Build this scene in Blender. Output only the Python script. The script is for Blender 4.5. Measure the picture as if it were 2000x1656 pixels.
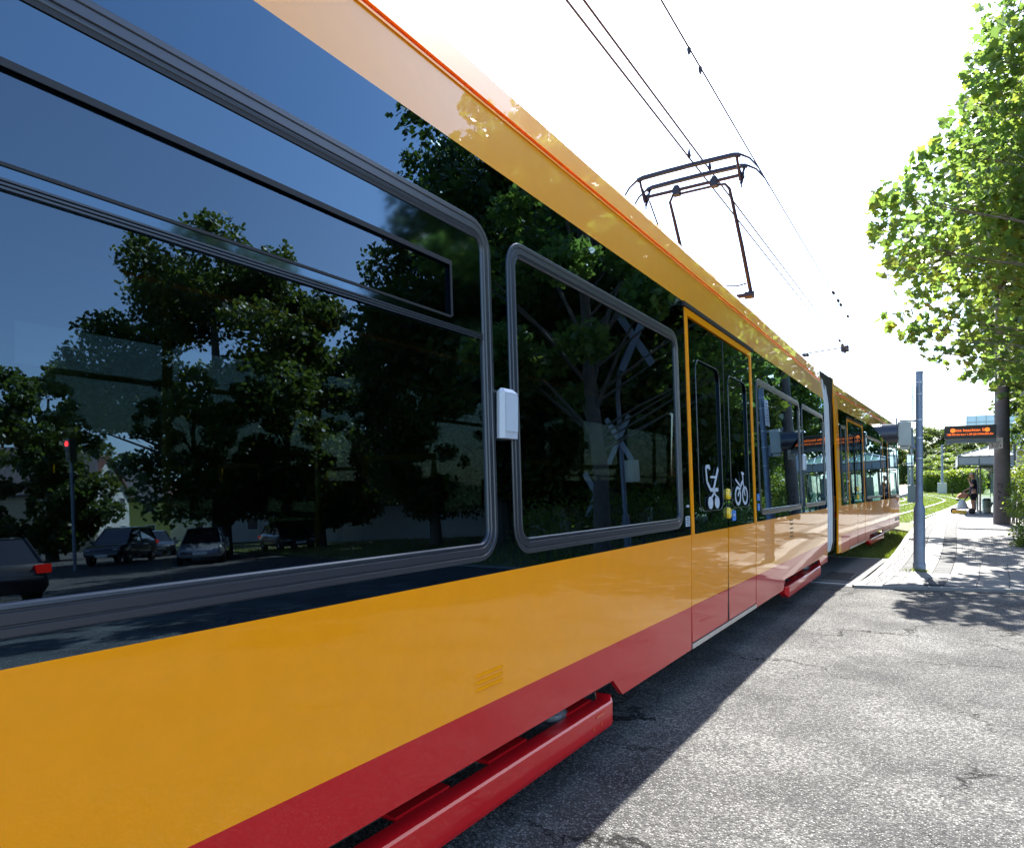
import bpy, bmesh, math, random
import numpy as np
from mathutils import Vector, Matrix
from mathutils.geometry import tessellate_polygon

for o in list(bpy.data.objects):
    bpy.data.objects.remove(o)
C = bpy.context.scene.collection
R = math.radians
PI = math.pi

# ------------------------------------------------------------------ camera
F_PX, VPX, HOR, CAM_H = 1333.0, 1847.0, 947.0, 1.52
TH = R(32.43)
CT, ST = math.cos(TH), math.sin(TH)
cam_d = bpy.data.cameras.new('camera')
cam = bpy.data.objects.new('camera', cam_d)
C.objects.link(cam)
cam.location = (0, 0, CAM_H)
cam.rotation_euler = (R(90), 0, TH)
cam_d.sensor_width = 36.0
cam_d.lens = 36.0 * F_PX / 2000.0
cam_d.shift_y = (HOR - 828.0) / 2000.0
cam_d.clip_start = 0.05
cam_d.clip_end = 3000
bpy.context.scene.camera = cam

# ------------------------------------------------------------------ daylight
SUN_EL, SUN_AZ = R(49.0), R(-8.0)      # azimuth from +Y, negative towards -X
scene = bpy.context.scene
world = bpy.data.worlds.new("World")
scene.world = world
world.use_nodes = True
wn = world.node_tree
bg = wn.nodes['Background']
sky = wn.nodes.new('ShaderNodeTexSky')
sky.sky_type = 'NISHITA'
sky.sun_disc = False
sky.sun_elevation = SUN_EL
sky.sun_rotation = SUN_AZ
sky.air_density = 1.0
sky.dust_density = 1.0
sky.ozone_density = 3.0
wn.links.new(sky.outputs['Color'], bg.inputs['Color'])
bg.inputs['Strength'].default_value = 0.10
sun_d = bpy.data.lights.new('sun', 'SUN')
sun_d.energy = 4.3
sun_d.angle = R(0.5)
sun_d.color = (1.0, 0.955, 0.88)
sun = bpy.data.objects.new('sun', sun_d)
C.objects.link(sun)
sdir = Vector((math.sin(SUN_AZ) * math.cos(SUN_EL), math.cos(SUN_AZ) * math.cos(SUN_EL), math.sin(SUN_EL)))
sun.rotation_euler = sdir.to_track_quat('Z', 'Y').to_euler()
sun.location = sdir * 60
scene.view_settings.view_transform = 'Standard'
scene.view_settings.look = 'None'
scene.view_settings.gamma = 1.0
scene.view_settings.use_curve_mapping = False
scene.view_settings.exposure = 2.42
scene.cycles.max_bounces = 7
scene.cycles.diffuse_bounces = 3
scene.cycles.glossy_bounces = 4
scene.cycles.transparent_max_bounces = 10
scene.cycles.caustics_reflective = False
scene.cycles.caustics_refractive = False
scene.cycles.sample_clamp_indirect = 6.0

# ------------------------------------------------------------------ geometry helpers
def P(px, py, Y):
    """place in the world that the photograph shows at px,py when it is Y metres in front of the lens"""
    X = (px - 1000) * Y / F_PX
    return Vector((-Y * ST + X * CT, Y * CT + X * ST, CAM_H - (py - HOR) * Y / F_PX))
def G(px, py, z=0.0):
    return P(px, py, F_PX * (CAM_H - z) / (py - HOR))
FACE_X, BELT, TILT = -1.604, 1.148, R(2.0)
def M(px, py, Y):
    """place beside the street whose mirror image in the tram side is seen at px,py"""
    v = P(px, py, Y)
    n = Vector((math.cos(TILT), 0, math.sin(TILT)))
    return v - 2 * (v - Vector((FACE_X, 0, BELT))).dot(n) * n

class MB:
    def __init__(s, origin=(0, 0, 0)):
        s.v = []; s.f = []; s.o = Vector(origin); s.T = None
    def add(s, vs, fs):
        n = len(s.v)
        for p in vs:
            p = Vector(p)
            if s.T: p = s.T(p)
            s.v.append(p)
        for f in fs: s.f.append(tuple(i + n for i in f))
        return s
    def box(s, x0, x1, y0, y1, z0, z1):
        return s.add([(x0,y0,z0),(x1,y0,z0),(x1,y1,z0),(x0,y1,z0),(x0,y0,z1),(x1,y0,z1),(x1,y1,z1),(x0,y1,z1)],
                     [(3,2,1,0),(4,5,6,7),(0,1,5,4),(1,2,6,5),(2,3,7,6),(3,0,4,7)])
    def bbox(s, x0, x1, y0, y1, z0, z1, b=0.01):
        """box with bevelled vertical and top edges"""
        pts = [(x0+b,y0),(x1-b,y0),(x1,y0+b),(x1,y1-b),(x1-b,y1),(x0+b,y1),(x0,y1-b),(x0,y0+b)]
        cx, cy = (x0+x1)/2, (y0+y1)/2
        kx, ky = 1 - 2*b/max(x1-x0,1e-6), 1 - 2*b/max(y1-y0,1e-6)
        ring = lambda z, k: [(cx+(p[0]-cx)*(kx if k else 1), cy+(p[1]-cy)*(ky if k else 1), z) for p in pts]
        L = [ring(z0,0), ring(z1-b,0), ring(z1,1)]
        vs = sum(L, []); fs = [tuple(range(7,-1,-1)), tuple(range(16,24))]
        for k in range(2):
            for i in range(8):
                j = (i+1) % 8
                fs.append((k*8+i, k*8+j, k*8+8+j, k*8+8+i))
        return s.add(vs, fs)
    def tube(s, pts, r, n=8, caps=True):
        pts = [Vector(p) for p in pts]
        rs = r if isinstance(r, (list, tuple)) else [r]*len(pts)
        vs = []; fs = []
        up = None
        for i, p in enumerate(pts):
            a = pts[max(i-1,0)]; b = pts[min(i+1,len(pts)-1)]
            d = (b-a).normalized()
            if up is None:
                up = Vector((0,0,1)) if abs(d.z) < 0.9 else Vector((1,0,0))
            x = d.cross(up).normalized(); y = x.cross(d).normalized(); up = y
            for k in range(n):
                t = 2*PI*k/n
                vs.append(p + (x*math.cos(t) + y*math.sin(t))*rs[i])
        for i in range(len(pts)-1):
            for k in range(n):
                j = (k+1) % n
                fs.append((i*n+k, i*n+j, (i+1)*n+j, (i+1)*n+k))
        if caps:
            fs.append(tuple(range(n-1,-1,-1))); fs.append(tuple((len(pts)-1)*n+k for k in range(n)))
        return s.add(vs, fs)
    def lathe(s, c, prof, n=16, axis='z'):
        c = Vector(c); vs = []; fs = []
        for r, h in prof:
            for k in range(n):
                t = 2*PI*k/n; a, b = r*math.cos(t), r*math.sin(t)
                vs.append(c + (Vector((a,b,h)) if axis=='z' else Vector((h,a,b)) if axis=='x' else Vector((a,h,b))))
        for i in range(len(prof)-1):
            for k in range(n):
                j = (k+1) % n
                fs.append((i*n+k, i*n+j, (i+1)*n+j, (i+1)*n+k))
        fs.append(tuple(range(n-1,-1,-1))); fs.append(tuple((len(prof)-1)*n+k for k in range(n)))
        return s.add(vs, fs)
    def prism(s, poly, z0, z1):
        n = len(poly)
        vs = [(p[0],p[1],z0) for p in poly] + [(p[0],p[1],z1) for p in poly]
        fs = [tuple(range(n-1,-1,-1)), tuple(range(n,2*n))] + [(i,(i+1)%n,n+(i+1)%n,n+i) for i in range(n)]
        return s.add(vs, fs)
    def build(s, name, mat, parent=None, smooth=False, angle=35):
        me = bpy.data.meshes.new(name)
        me.from_pydata([tuple(p - s.o) for p in s.v], [], s.f)
        me.materials.append(mat)
        if smooth:
            me.polygons.foreach_set('use_smooth', [True]*len(me.polygons))
            try: me.set_sharp_from_angle(angle=R(angle))
            except Exception: pass
        me.update()
        o = bpy.data.objects.new(name, me)
        C.objects.link(o)
        if parent is not None: o.parent = parent
        return o

def tag(o, label=None, cat=None, group=None, kind=None):
    if label: o['label'] = label
    if cat: o['category'] = cat
    if group: o['group'] = group
    if kind: o['kind'] = kind
    return o
def empty(name, loc, label=None, cat=None, group=None, rz=0, kind=None):
    o = bpy.data.objects.new(name, None); C.objects.link(o)
    o.empty_display_size = 0.2
    o.location = loc; o.rotation_euler = (0, 0, rz)
    return tag(o, label, cat, group, kind)
def kids(o):
    return [c for c in C.objects if c.parent == o]
def copy_tree(o, parent=None, _idx=None):
    if _idx is None:
        _idx = {}
        for c in C.objects:
            if c.parent: _idx.setdefault(c.parent.name, []).append(c)
    c = o.copy(); C.objects.link(c); c.parent = parent
    for ch in _idx.get(o.name, []): copy_tree(ch, c, _idx)
    return c

# ------------------------------------------------------------------ materials
MATS = {}
def nodes(name):
    m = bpy.data.materials.new(name); m.use_nodes = True
    nt = m.node_tree
    return m, nt, nt.nodes, nt.links, nt.nodes['Principled BSDF']
def noise_bump(nt, p, scale, strength, dist=0.01, detail=4, vec='Object', stretch=None):
    N, L = nt.nodes, nt.links
    tc = N.new('ShaderNodeTexCoord'); src = tc.outputs[vec]
    if stretch:
        mp = N.new('ShaderNodeMapping'); mp.inputs['Scale'].default_value = stretch
        L.new(src, mp.inputs['Vector']); src = mp.outputs['Vector']
    n = N.new('ShaderNodeTexNoise'); n.inputs['Scale'].default_value = scale; n.inputs['Detail'].default_value = detail
    L.new(src, n.inputs['Vector'])
    b = N.new('ShaderNodeBump'); b.inputs['Strength'].default_value = strength; b.inputs['Distance'].default_value = dist
    L.new(n.outputs['Fac'], b.inputs['Height']); L.new(b.outputs['Normal'], p.inputs['Normal'])
    return n, b, src
def mat(name, col, rough=0.5, metal=0.0, coat=0.0, ior=None, var=0.0, vscale=6.0, bump=0.0, bscale=40.0, emit=None, estr=1.0, bdist=0.01, coat_ior=None, coat_rough=0.03):
    if name in MATS: return MATS[name]
    m, nt, N, L, p = nodes(name)
    p.inputs['Base Color'].default_value = (*col, 1)
    p.inputs['Roughness'].default_value = rough
    p.inputs['Metallic'].default_value = metal
    if coat:
        p.inputs['Coat Weight'].default_value = coat; p.inputs['Coat Roughness'].default_value = coat_rough
        if coat_ior: p.inputs['Coat IOR'].default_value = coat_ior
    if ior: p.inputs['IOR'].default_value = ior
    if emit:
        p.inputs['Emission Color'].default_value = (*emit, 1); p.inputs['Emission Strength'].default_value = estr
    src = None
    if bump:
        n, b, src = noise_bump(nt, p, bscale, bump, bdist)
        if coat: L.new(b.outputs['Normal'], p.inputs['Coat Normal'])
    if var:
        tc = N.new('ShaderNodeTexCoord'); n = N.new('ShaderNodeTexNoise')
        n.inputs['Scale'].default_value = vscale; n.inputs['Detail'].default_value = 5; n.inputs['Roughness'].default_value = 0.65
        L.new(tc.outputs['Object'], n.inputs['Vector'])
        r = N.new('ShaderNodeMapRange'); r.inputs[1].default_value = 0.3; r.inputs[2].default_value = 0.7
        r.inputs[3].default_value = 1 - var; r.inputs[4].default_value = 1 + var
        L.new(n.outputs['Fac'], r.inputs[0])
        mx = N.new('ShaderNodeMix'); mx.data_type = 'RGBA'; mx.blend_type = 'MULTIPLY'; mx.inputs[0].default_value = 1
        mx.inputs[6].default_value = (*col, 1); L.new(r.outputs[0], mx.inputs[7])
        L.new(mx.outputs[2], p.inputs['Base Color'])
        rr = N.new('ShaderNodeMapRange'); rr.inputs[3].default_value = max(rough-0.08,0.02); rr.inputs[4].default_value = min(rough+0.12,1)
        L.new(n.outputs['Fac'], rr.inputs[0]); L.new(rr.outputs[0], p.inputs['Roughness'])
    MATS[name] = m
    return m

def paint(name, col, ci=1.9, wav=1.0, speck=0.0, cw=1.0):
    """glossy vehicle lacquer whose sheet metal is very slightly wavy"""
    m, nt, N, L, p = nodes(name)
    tc = N.new('ShaderNodeTexCoord'); mp = N.new('ShaderNodeMapping')
    mp.inputs['Scale'].default_value = (1.0, 0.55, 1.6)
    L.new(tc.outputs['Object'], mp.inputs['Vector'])
    n = N.new('ShaderNodeTexNoise'); n.inputs['Scale'].default_value = 2.2; n.inputs['Detail'].default_value = 1.5
    L.new(mp.outputs['Vector'], n.inputs['Vector'])
    b = N.new('ShaderNodeBump'); b.inputs['Strength'].default_value = 1.0; b.inputs['Distance'].default_value = 0.0016*wav
    L.new(n.outputs['Fac'], b.inputs['Height'])
    # fine road dust in the lacquer
    d = N.new('ShaderNodeTexNoise'); d.inputs['Scale'].default_value = 9; d.inputs['Detail'].default_value = 8; d.inputs['Roughness'].default_value = .7
    L.new(tc.outputs['Object'], d.inputs['Vector'])
    mr = N.new('ShaderNodeMapRange'); mr.inputs[1].default_value = .35; mr.inputs[2].default_value = .75; mr.inputs[3].default_value = .97; mr.inputs[4].default_value = 1.04
    L.new(d.outputs['Fac'], mr.inputs[0])
    mx = N.new('ShaderNodeMix'); mx.data_type = 'RGBA'; mx.blend_type = 'MULTIPLY'; mx.inputs[0].default_value = 1
    mx.inputs[6].default_value = (*col, 1); L.new(mr.outputs[0], mx.inputs[7])
    last = mx.outputs[2]
    if speck:
        v = N.new('ShaderNodeTexVoronoi'); v.inputs['Scale'].default_value = 190
        L.new(tc.outputs['Object'], v.inputs['Vector'])
        lt = N.new('ShaderNodeMath'); lt.operation = 'LESS_THAN'; lt.inputs[1].default_value = .16
        L.new(v.outputs['Distance'], lt.inputs[0])
        n2 = N.new('ShaderNodeTexNoise'); n2.inputs['Scale'].default_value = 5; L.new(tc.outputs['Object'], n2.inputs['Vector'])
        g2 = N.new('ShaderNodeMapRange'); g2.inputs[1].default_value = .45; g2.inputs[2].default_value = .8; g2.inputs[4].default_value = speck
        L.new(n2.outputs['Fac'], g2.inputs[0])
        mu = N.new('ShaderNodeMath'); mu.operation = 'MULTIPLY'; L.new(lt.outputs[0], mu.inputs[0]); L.new(g2.outputs[0], mu.inputs[1])
        m2 = N.new('ShaderNodeMix'); m2.data_type = 'RGBA'; L.new(mu.outputs[0], m2.inputs[0]); L.new(last, m2.inputs[6])
        m2.inputs[7].default_value = (.55, .35, .28, 1); last = m2.outputs[2]
    L.new(last, p.inputs['Base Color'])
    p.inputs['Roughness'].default_value = .35; p.inputs['Specular IOR Level'].default_value = .15
    p.inputs['Coat Weight'].default_value = cw; p.inputs['Coat Roughness'].default_value = .012; p.inputs['Coat IOR'].default_value = ci
    L.new(b.outputs['Normal'], p.inputs['Coat Normal'])
    MATS[name] = m
    return m

def glass_tint(name, trans, ior=2.1, rough=0.0, wav=0.0, tint=(.96,.98,1)):
    m = bpy.data.materials.new(name); m.use_nodes = True
    nt = m.node_tree; N, L = nt.nodes, nt.links
    N.remove(N['Principled BSDF'])
    out = N['Material Output']
    t = N.new('ShaderNodeBsdfTransparent'); t.inputs['Color'].default_value = (*trans, 1)
    g = N.new('ShaderNodeBsdfGlossy'); g.inputs['Roughness'].default_value = rough; g.inputs['Color'].default_value = (*tint,1)
    fr = N.new('ShaderNodeFresnel'); fr.inputs['IOR'].default_value = ior
    geo = N.new('ShaderNodeNewGeometry')
    iv = N.new('ShaderNodeMapRange'); iv.inputs[3].default_value = ior; iv.inputs[4].default_value = 1/1.25
    L.new(geo.outputs['Backfacing'], iv.inputs[0]); L.new(iv.outputs[0], fr.inputs['IOR'])
    # same reflectance from both faces of a thin pane
    mx = N.new('ShaderNodeMixShader'); L.new(fr.outputs[0], mx.inputs[0]); L.new(t.outputs[0], mx.inputs[1]); L.new(g.outputs[0], mx.inputs[2])
    if wav:
        tc = N.new('ShaderNodeTexCoord'); n = N.new('ShaderNodeTexNoise'); n.inputs['Scale'].default_value = 1.3; n.inputs['Detail'].default_value = 1
        L.new(tc.outputs['Object'], n.inputs['Vector'])
        b = N.new('ShaderNodeBump'); b.inputs['Distance'].default_value = wav; L.new(n.outputs['Fac'], b.inputs['Height'])
        L.new(b.outputs['Normal'], g.inputs['Normal'])
    L.new(mx.outputs[0], out.inputs['Surface'])
    MATS[name] = m
    return m

def leafmat(name, c1, c2, trans, tmix=.45, scale=3.0, rough=.45):
    m = bpy.data.materials.new(name); m.use_nodes = True
    nt = m.node_tree; N, L = nt.nodes, nt.links
    p = N['Principled BSDF']; out = N['Material Output']
    at = N.new('ShaderNodeAttribute'); at.attribute_name = 'tone'
    mx = N.new('ShaderNodeMix'); mx.data_type = 'RGBA'; mx.inputs[6].default_value = (*c1,1); mx.inputs[7].default_value = (*c2,1)
    L.new(at.outputs['Fac'], mx.inputs[0])
    L.new(mx.outputs[2], p.inputs['Base Color']); p.inputs['Roughness'].default_value = rough
    p.inputs['Specular IOR Level'].default_value = .4
    tr = N.new('ShaderNodeBsdfTranslucent')
    m2 = N.new('ShaderNodeMix'); m2.data_type = 'RGBA'; m2.inputs[6].default_value = (*trans,1)
    m2.inputs[7].default_value = (trans[0]*1.5, trans[1]*1.15, trans[2]*.8, 1); L.new(at.outputs['Fac'], m2.inputs[0])
    L.new(m2.outputs[2], tr.inputs['Color'])
    ms = N.new('ShaderNodeMixShader'); ms.inputs[0].default_value = tmix
    L.new(p.outputs[0], ms.inputs[1]); L.new(tr.outputs[0], ms.inputs[2]); L.new(ms.outputs[0], out.inputs['Surface'])
    MATS[name] = m
    return m

YEL = (0.90, 0.298, 0.001)
RED = (0.52, 0.006, 0.010)
m_yel = paint('yellow_lacquer', YEL, ci=1.36, cw=.75)
m_yelr = paint('roof_yellow_lacquer', (0.86, 0.32, 0.004), ci=1.62)
m_red = paint('red_lacquer', RED, ci=1.36, cw=.6, speck=.4)
m_blk = glass_tint('black_enamelled_glass', (0,0,0), 2.15, wav=.0012, tint=(.46,.74,1.0))
m_sash = glass_tint('sash_enamel', (0,0,0), 2.25, .05, tint=(.52,.78,1.0))
m_frame = mat('window_frame_rubber', (0.018, 0.022, 0.030), .34, coat=.35, coat_rough=.25)
m_alu = mat('brushed_aluminium', (0.55, 0.57, 0.6), .3, metal=.9, bump=.05)
m_gask = mat('black_gasket', (0.006, 0.006, 0.007), .6)
m_pane = glass_tint('tinted_glass', (.22, .26, .27), 1.98, tint=(.58,.8,1.0))
m_farpane = glass_tint('far_side_glass', (.27, .31, .31), 1.5)
m_clear = glass_tint('clear_glass', (.78, .86, .84), 1.5)
m_seam = mat('red_gutter_strip', (.55, .03, .006), .4, coat=.5)
m_dark = mat('undercarriage_dark', (.012, .012, .014), .6, var=.3, vscale=12)
m_steel = mat('worn_steel', (.22, .22, .23), .42, metal=.7, var=.25, vscale=20)
m_int = mat('interior_grey', (.22, .23, .24), .7)
m_intd = mat('interior_dark', (.05, .06, .07), .8)
m_seat = mat('seat_cloth', (.12, .03, .02), .9, var=.3, vscale=30)
m_white = mat('white_plastic', (.42, .45, .49), .4, coat=.4)
m_decal = mat('grey_white_decal', (.42, .47, .52), .5)
m_blue = mat('blue_sticker', (.03, .18, .55), .4)
m_ybut = mat('yellow_button', (.85, .55, .01), .35, coat=.5)
m_panto = mat('pantograph_paint', (.003, .006, .028), .55)
m_wire = mat('weathered_wire', (.06, .055, .06), .6, metal=.4)
# ================================================================== THE TRAM
tram = empty('tram', (-2.93, 6.0, 0), 'long yellow, red and black articulated tram passing close on the left', 'tram')
TO = Vector((-2.93, 6.0, 0))
PIV = Vector((-1.604, 13.17, 0)); YAW = -R(2.33)
def TA(p): return Vector((FACE_X + p.x, p.y, p.z))
def TB(p):
    c, s = math.cos(YAW), math.sin(YAW)
    return PIV + Vector((c*p.x - s*p.y, s*p.x + c*p.y, p.z))
ZB, ZR, ZT, ZG0, ZG1, ZF = 1.148, 0.612, 2.90, 3.185, 3.215, 3.42
def u_of(z):
    if z <= ZB: return 0.0
    if z <= ZT: return -(z-ZB)*math.tan(TILT)
    b = -(ZT-ZB)*math.tan(TILT)
    if z <= ZG1: return b - (z-ZT)*.13
    b2 = b - (ZG1-ZT)*.13
    return b2 - (z-ZG1)*.16
def tb(T): 
    m = MB(TO); m.T = T; return m
def rrect(s0, s1, z0, z1, r, n=6):
    pts = []
    for cx, cz, a0 in ((s1-r,z0+r,-90),(s1-r,z1-r,0),(s0+r,z1-r,90),(s0+r,z0+r,180)):
        for k in range(n+1):
            a = R(a0 + 90*k/n); pts.append((cx+r*math.cos(a), cz+r*math.sin(a)))
    return pts
def panel(m, outer, holes=(), off=0.0, t=0.03, sub=True):
    """a plate lying on the vehicle side; outline and cut-outs are (s,z) points"""
    loops = [outer] + list(holes)
    tri = tessellate_polygon([[Vector((a,b,0)) for a,b in l] for l in loops])
    flat = [q for l in loops for q in l]
    n = len(flat)
    vs = [(u_of(z)+off, s, z) for s, z in flat] + [(u_of(z)+off-t, s, z) for s, z in flat]
    fs = []
    for a,b,c in tri:
        A,B_,C_ = [Vector(flat[i]) for i in (a,b,c)]
        if (B_-A).cross(C_-A) < 0: a,c = c,a
        fs.append((a,b,c)); fs.append((c+n,b+n,a+n))
    k = 0
    for l in loops:
        for i in range(len(l)):
            j = (i+1)%len(l); fs.append((k+i,k+i+n,k+j+n,k+j))
        k += len(l)
    m.add(vs, fs); return m
def ring(m, s0, s1, z0, z1, r, prof, n=6):
    """moulding swept round a rounded rectangle; prof = (inset, proud) pairs"""
    base = len(prof); loops = []
    for ins, pr in prof:
        l = rrect(s0+ins, s1-ins, z0+ins, z1-ins, max(r-ins, .012), n)
        loops.append([(u_of(z)+pr, s, z) for s, z in l])
    N_ = len(loops[0]); vs = sum(loops, []); fs = []
    for k in range(base-1):
        for i in range(N_):
            j = (i+1)%N_; fs.append((k*N_+i, k*N_+j, (k+1)*N_+j, (k+1)*N_+i))
    m.add(vs, fs); return m
FRAME_PROF = [(-.002,-.012),(0,.002),(.004,.006),(.020,.007),(.023,.003),(.026,.003),(.029,.007),(.052,.008),(.055,.003),(.058,.003),(.061,.006),(.068,.005),(.072,.0),(.074,-.012)]
def rect(s0,s1,z0,z1): return [(s0,z0),(s1,z0),(s1,z1),(s0,z1)]

def window(T, s0, s1, z0=1.208, z1=2.63, hopper=False, r=.13, wid=1.0):
    """framed side window; returns its cut-out for the black panel"""
    prof = [(a*wid, b) for a, b in FRAME_PROF]
    w = tb(T); ring(w, s0, s1, z0, z1, r, prof)
    wf = w.build('window', m_frame, tram, True, 25)
    ins = .070*wid
    g = tb(T)
    if hopper:
        panel(g, rrect(s0+ins, s1-ins, z0+ins, 2.128, .05), off=-.006, t=.004)
        g.build('glass_pane', m_pane, wf, False)
        # sash of the tip-up light: frame, divider bar, its own pane and seals
        sa = tb(T)
        sash_o = rrect(s0+ins, s1-ins, 2.128, z1-ins, .05)
        hs1 = s1-ins-.215
        panel(sa, sash_o, [rect(s0+ins+.06, hs1, 2.185, 2.385)], off=-.001, t=.012)
        sa.build('hopper_sash', m_sash, wf)
        hg = tb(T); panel(hg, rect(s0+ins+.05, hs1+.01, 2.18, 2.39), off=-.012, t=.004); hg.build('hopper_pane', m_pane, wf)
        gk = tb(T)
        panel(gk, rect(s0+ins+.06, hs1+.012, 2.386, 2.404), off=.002, t=.004)
        panel(gk, rect(s0+ins, s1-ins-.02, 2.546, 2.566), off=.003, t=.004)
        panel(gk, rect(s0+ins+.06, hs1, 2.177, 2.185), off=.003, t=.004)
        panel(gk, rect(hs1, hs1+.012, 2.185, 2.386), off=.002, t=.004)
        gk.build('hopper_seal', m_gask, wf)
        rb = tb(T)
        for zz in (2.128, 2.137, 2.146): panel(rb, rect(s0+ins, s1-ins, zz, zz+.005), off=.004, t=.004)
        rb.build('drip_rail', m_frame, wf)
    else:
        panel(g, rrect(s0+ins, s1-ins, z0+ins, z1-ins, .06), off=-.006, t=.004)
        g.build('glass_pane', m_pane, wf)
    return rrect(s0+ins*.5, s1-ins*.5, z0+ins*.5, z1-ins*.5, r*.6)

def strip(T, name, mt, s0, s1, zs, off=0.0, close=True, cuts=None):
    """long body plate following the cross-section through the heights zs"""
    m = tb(T)
    vs = []
    for s in (s0, s1):
        for z in zs: vs.append((u_of(z)+off, s, z))
        for z in reversed(zs): vs.append((u_of(z)+off-.03, s, z))
    n = len(zs)*2
    fs = [tuple(range(n))[::-1], tuple(range(n, 2*n))] + [(i,(i+1)%n,n+(i+1)%n,n+i) for i in range(n)]
    fs = [tuple(reversed(f)) for f in fs]
    m.add(vs, fs)
    return m.build(name, mt, tram)

def strut_txt(*a): pass

def door(T, s0, s1, leaves, top=2.86, icons=None, lower=True):
    d = tb(T)
    # yellow surround, only beside the black part
    e = .06
    panel(d, [(s0,ZB),(s0+e,ZB),(s0+e,top-e*.9),(s1-e,top-e*.9),(s1-e,ZB),(s1,ZB),(s1,top),(s0,top)], off=.006, t=.03)
    dr = d.build('door', m_yel, tram)
    # track cover above the door
    k = tb(T); panel(k, rect(s0-.04, s1+.06, top+.004, top+.036), off=.018, t=.04); k.build('track_cover', m_gask, dr)
    ed = (s1-e) - (s0+e); w = ed/leaves
    for i in range(leaves):
        a = s0+e+.012+i*w if i == 0 else s0+e+i*w+.016
        b = s0+e+(i+1)*w-(.016 if i < leaves-1 else .012)
        g0, g1 = a+.17 if i == 0 else a+.13, b-.13 if i == 0 else b-.17
        lf = tb(T); hole = rrect(g0, g1, 1.32, 2.50, .09)
        panel(lf, rect(a, b, ZB+.002, top-e-.01), [hole], off=-.002, t=.035)
        leaf = lf.build('door_leaf', m_blk, dr)
        gp = tb(T); panel(gp, rrect(g0-.008, g1+.008, 1.312, 2.508, .095), off=-.016, t=.004); gp.build('glass_pane', m_pane, leaf)
        gr = tb(T); ring(gr, g0-.012, g1+.012, 1.308, 2.512, .10, [(0,-.004),(.002,.002),(.007,.002),(.011,-.014)], 5); gr.build('pane_seal', m_frame, leaf, True)
        aa = s0+.012 if i == 0 else a
        bb = s1-.012 if i == leaves-1 else b
        lo = tb(T); panel(lo, rect(aa, bb, ZR+.001, ZB-.002), off=-.002, t=.035); lo.build('lower_panel', m_yel, leaf)
        ki = tb(T)
        panel(ki, [(aa+.02,.335),(bb-.0,.335),(bb,ZR-.001),(aa,ZR-.001)], off=-.002, t=.035); ki.build('kick_panel', m_red, leaf)
        if i < leaves-1:
            c = s0+e+(i+1)*w
            rb = tb(T); panel(rb, rect(c-.014, c+.014, .335, top-e-.01), off=.003, t=.04); rb.build('rubber_edge', m_gask, leaf)
            # yellow push buttons on the meeting edges
            for zz in (1.44, 1.275):
                bt = tb(T); ring(bt, c-.05+.0, c+.03, zz-.05, zz+.05, .038, [(0,0),(.003,.018),(.012,.026),(.037,.028)], 6)
                panel(bt, rrect(c-.016,c-.004,zz-.014,zz+.014,.005), off=.028, t=.01)
                bt.build('push_button', m_ybut, leaf, True)
                bl = tb(T); panel(bl, rect(c-.026, c+.006, zz-.012, zz+.012), off=.031, t=.003); bl.build('button_mark', m_white, leaf)
    bk = tb(T); panel(bk, rect(s0-.03, s1+.03, .33, top+.02), off=-.05, t=.006, )
    # only the gap round the leaves shows this dark jamb
    bk = tb(T)
    for q in (rect(s0-.016,s0+.014,.33,top), rect(s1-.014,s1+.016,.33,top)):
        bk = tb(T); panel(bk, q, off=-.03, t=.01); bk.build('door_jamb', m_gask, dr)
    sl = tb(T); panel(sl, rect(s0+.01, s1-.01, .292, .329), off=.006, t=.05); sl.build('door_sill', m_alu, dr)
    return dr

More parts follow.
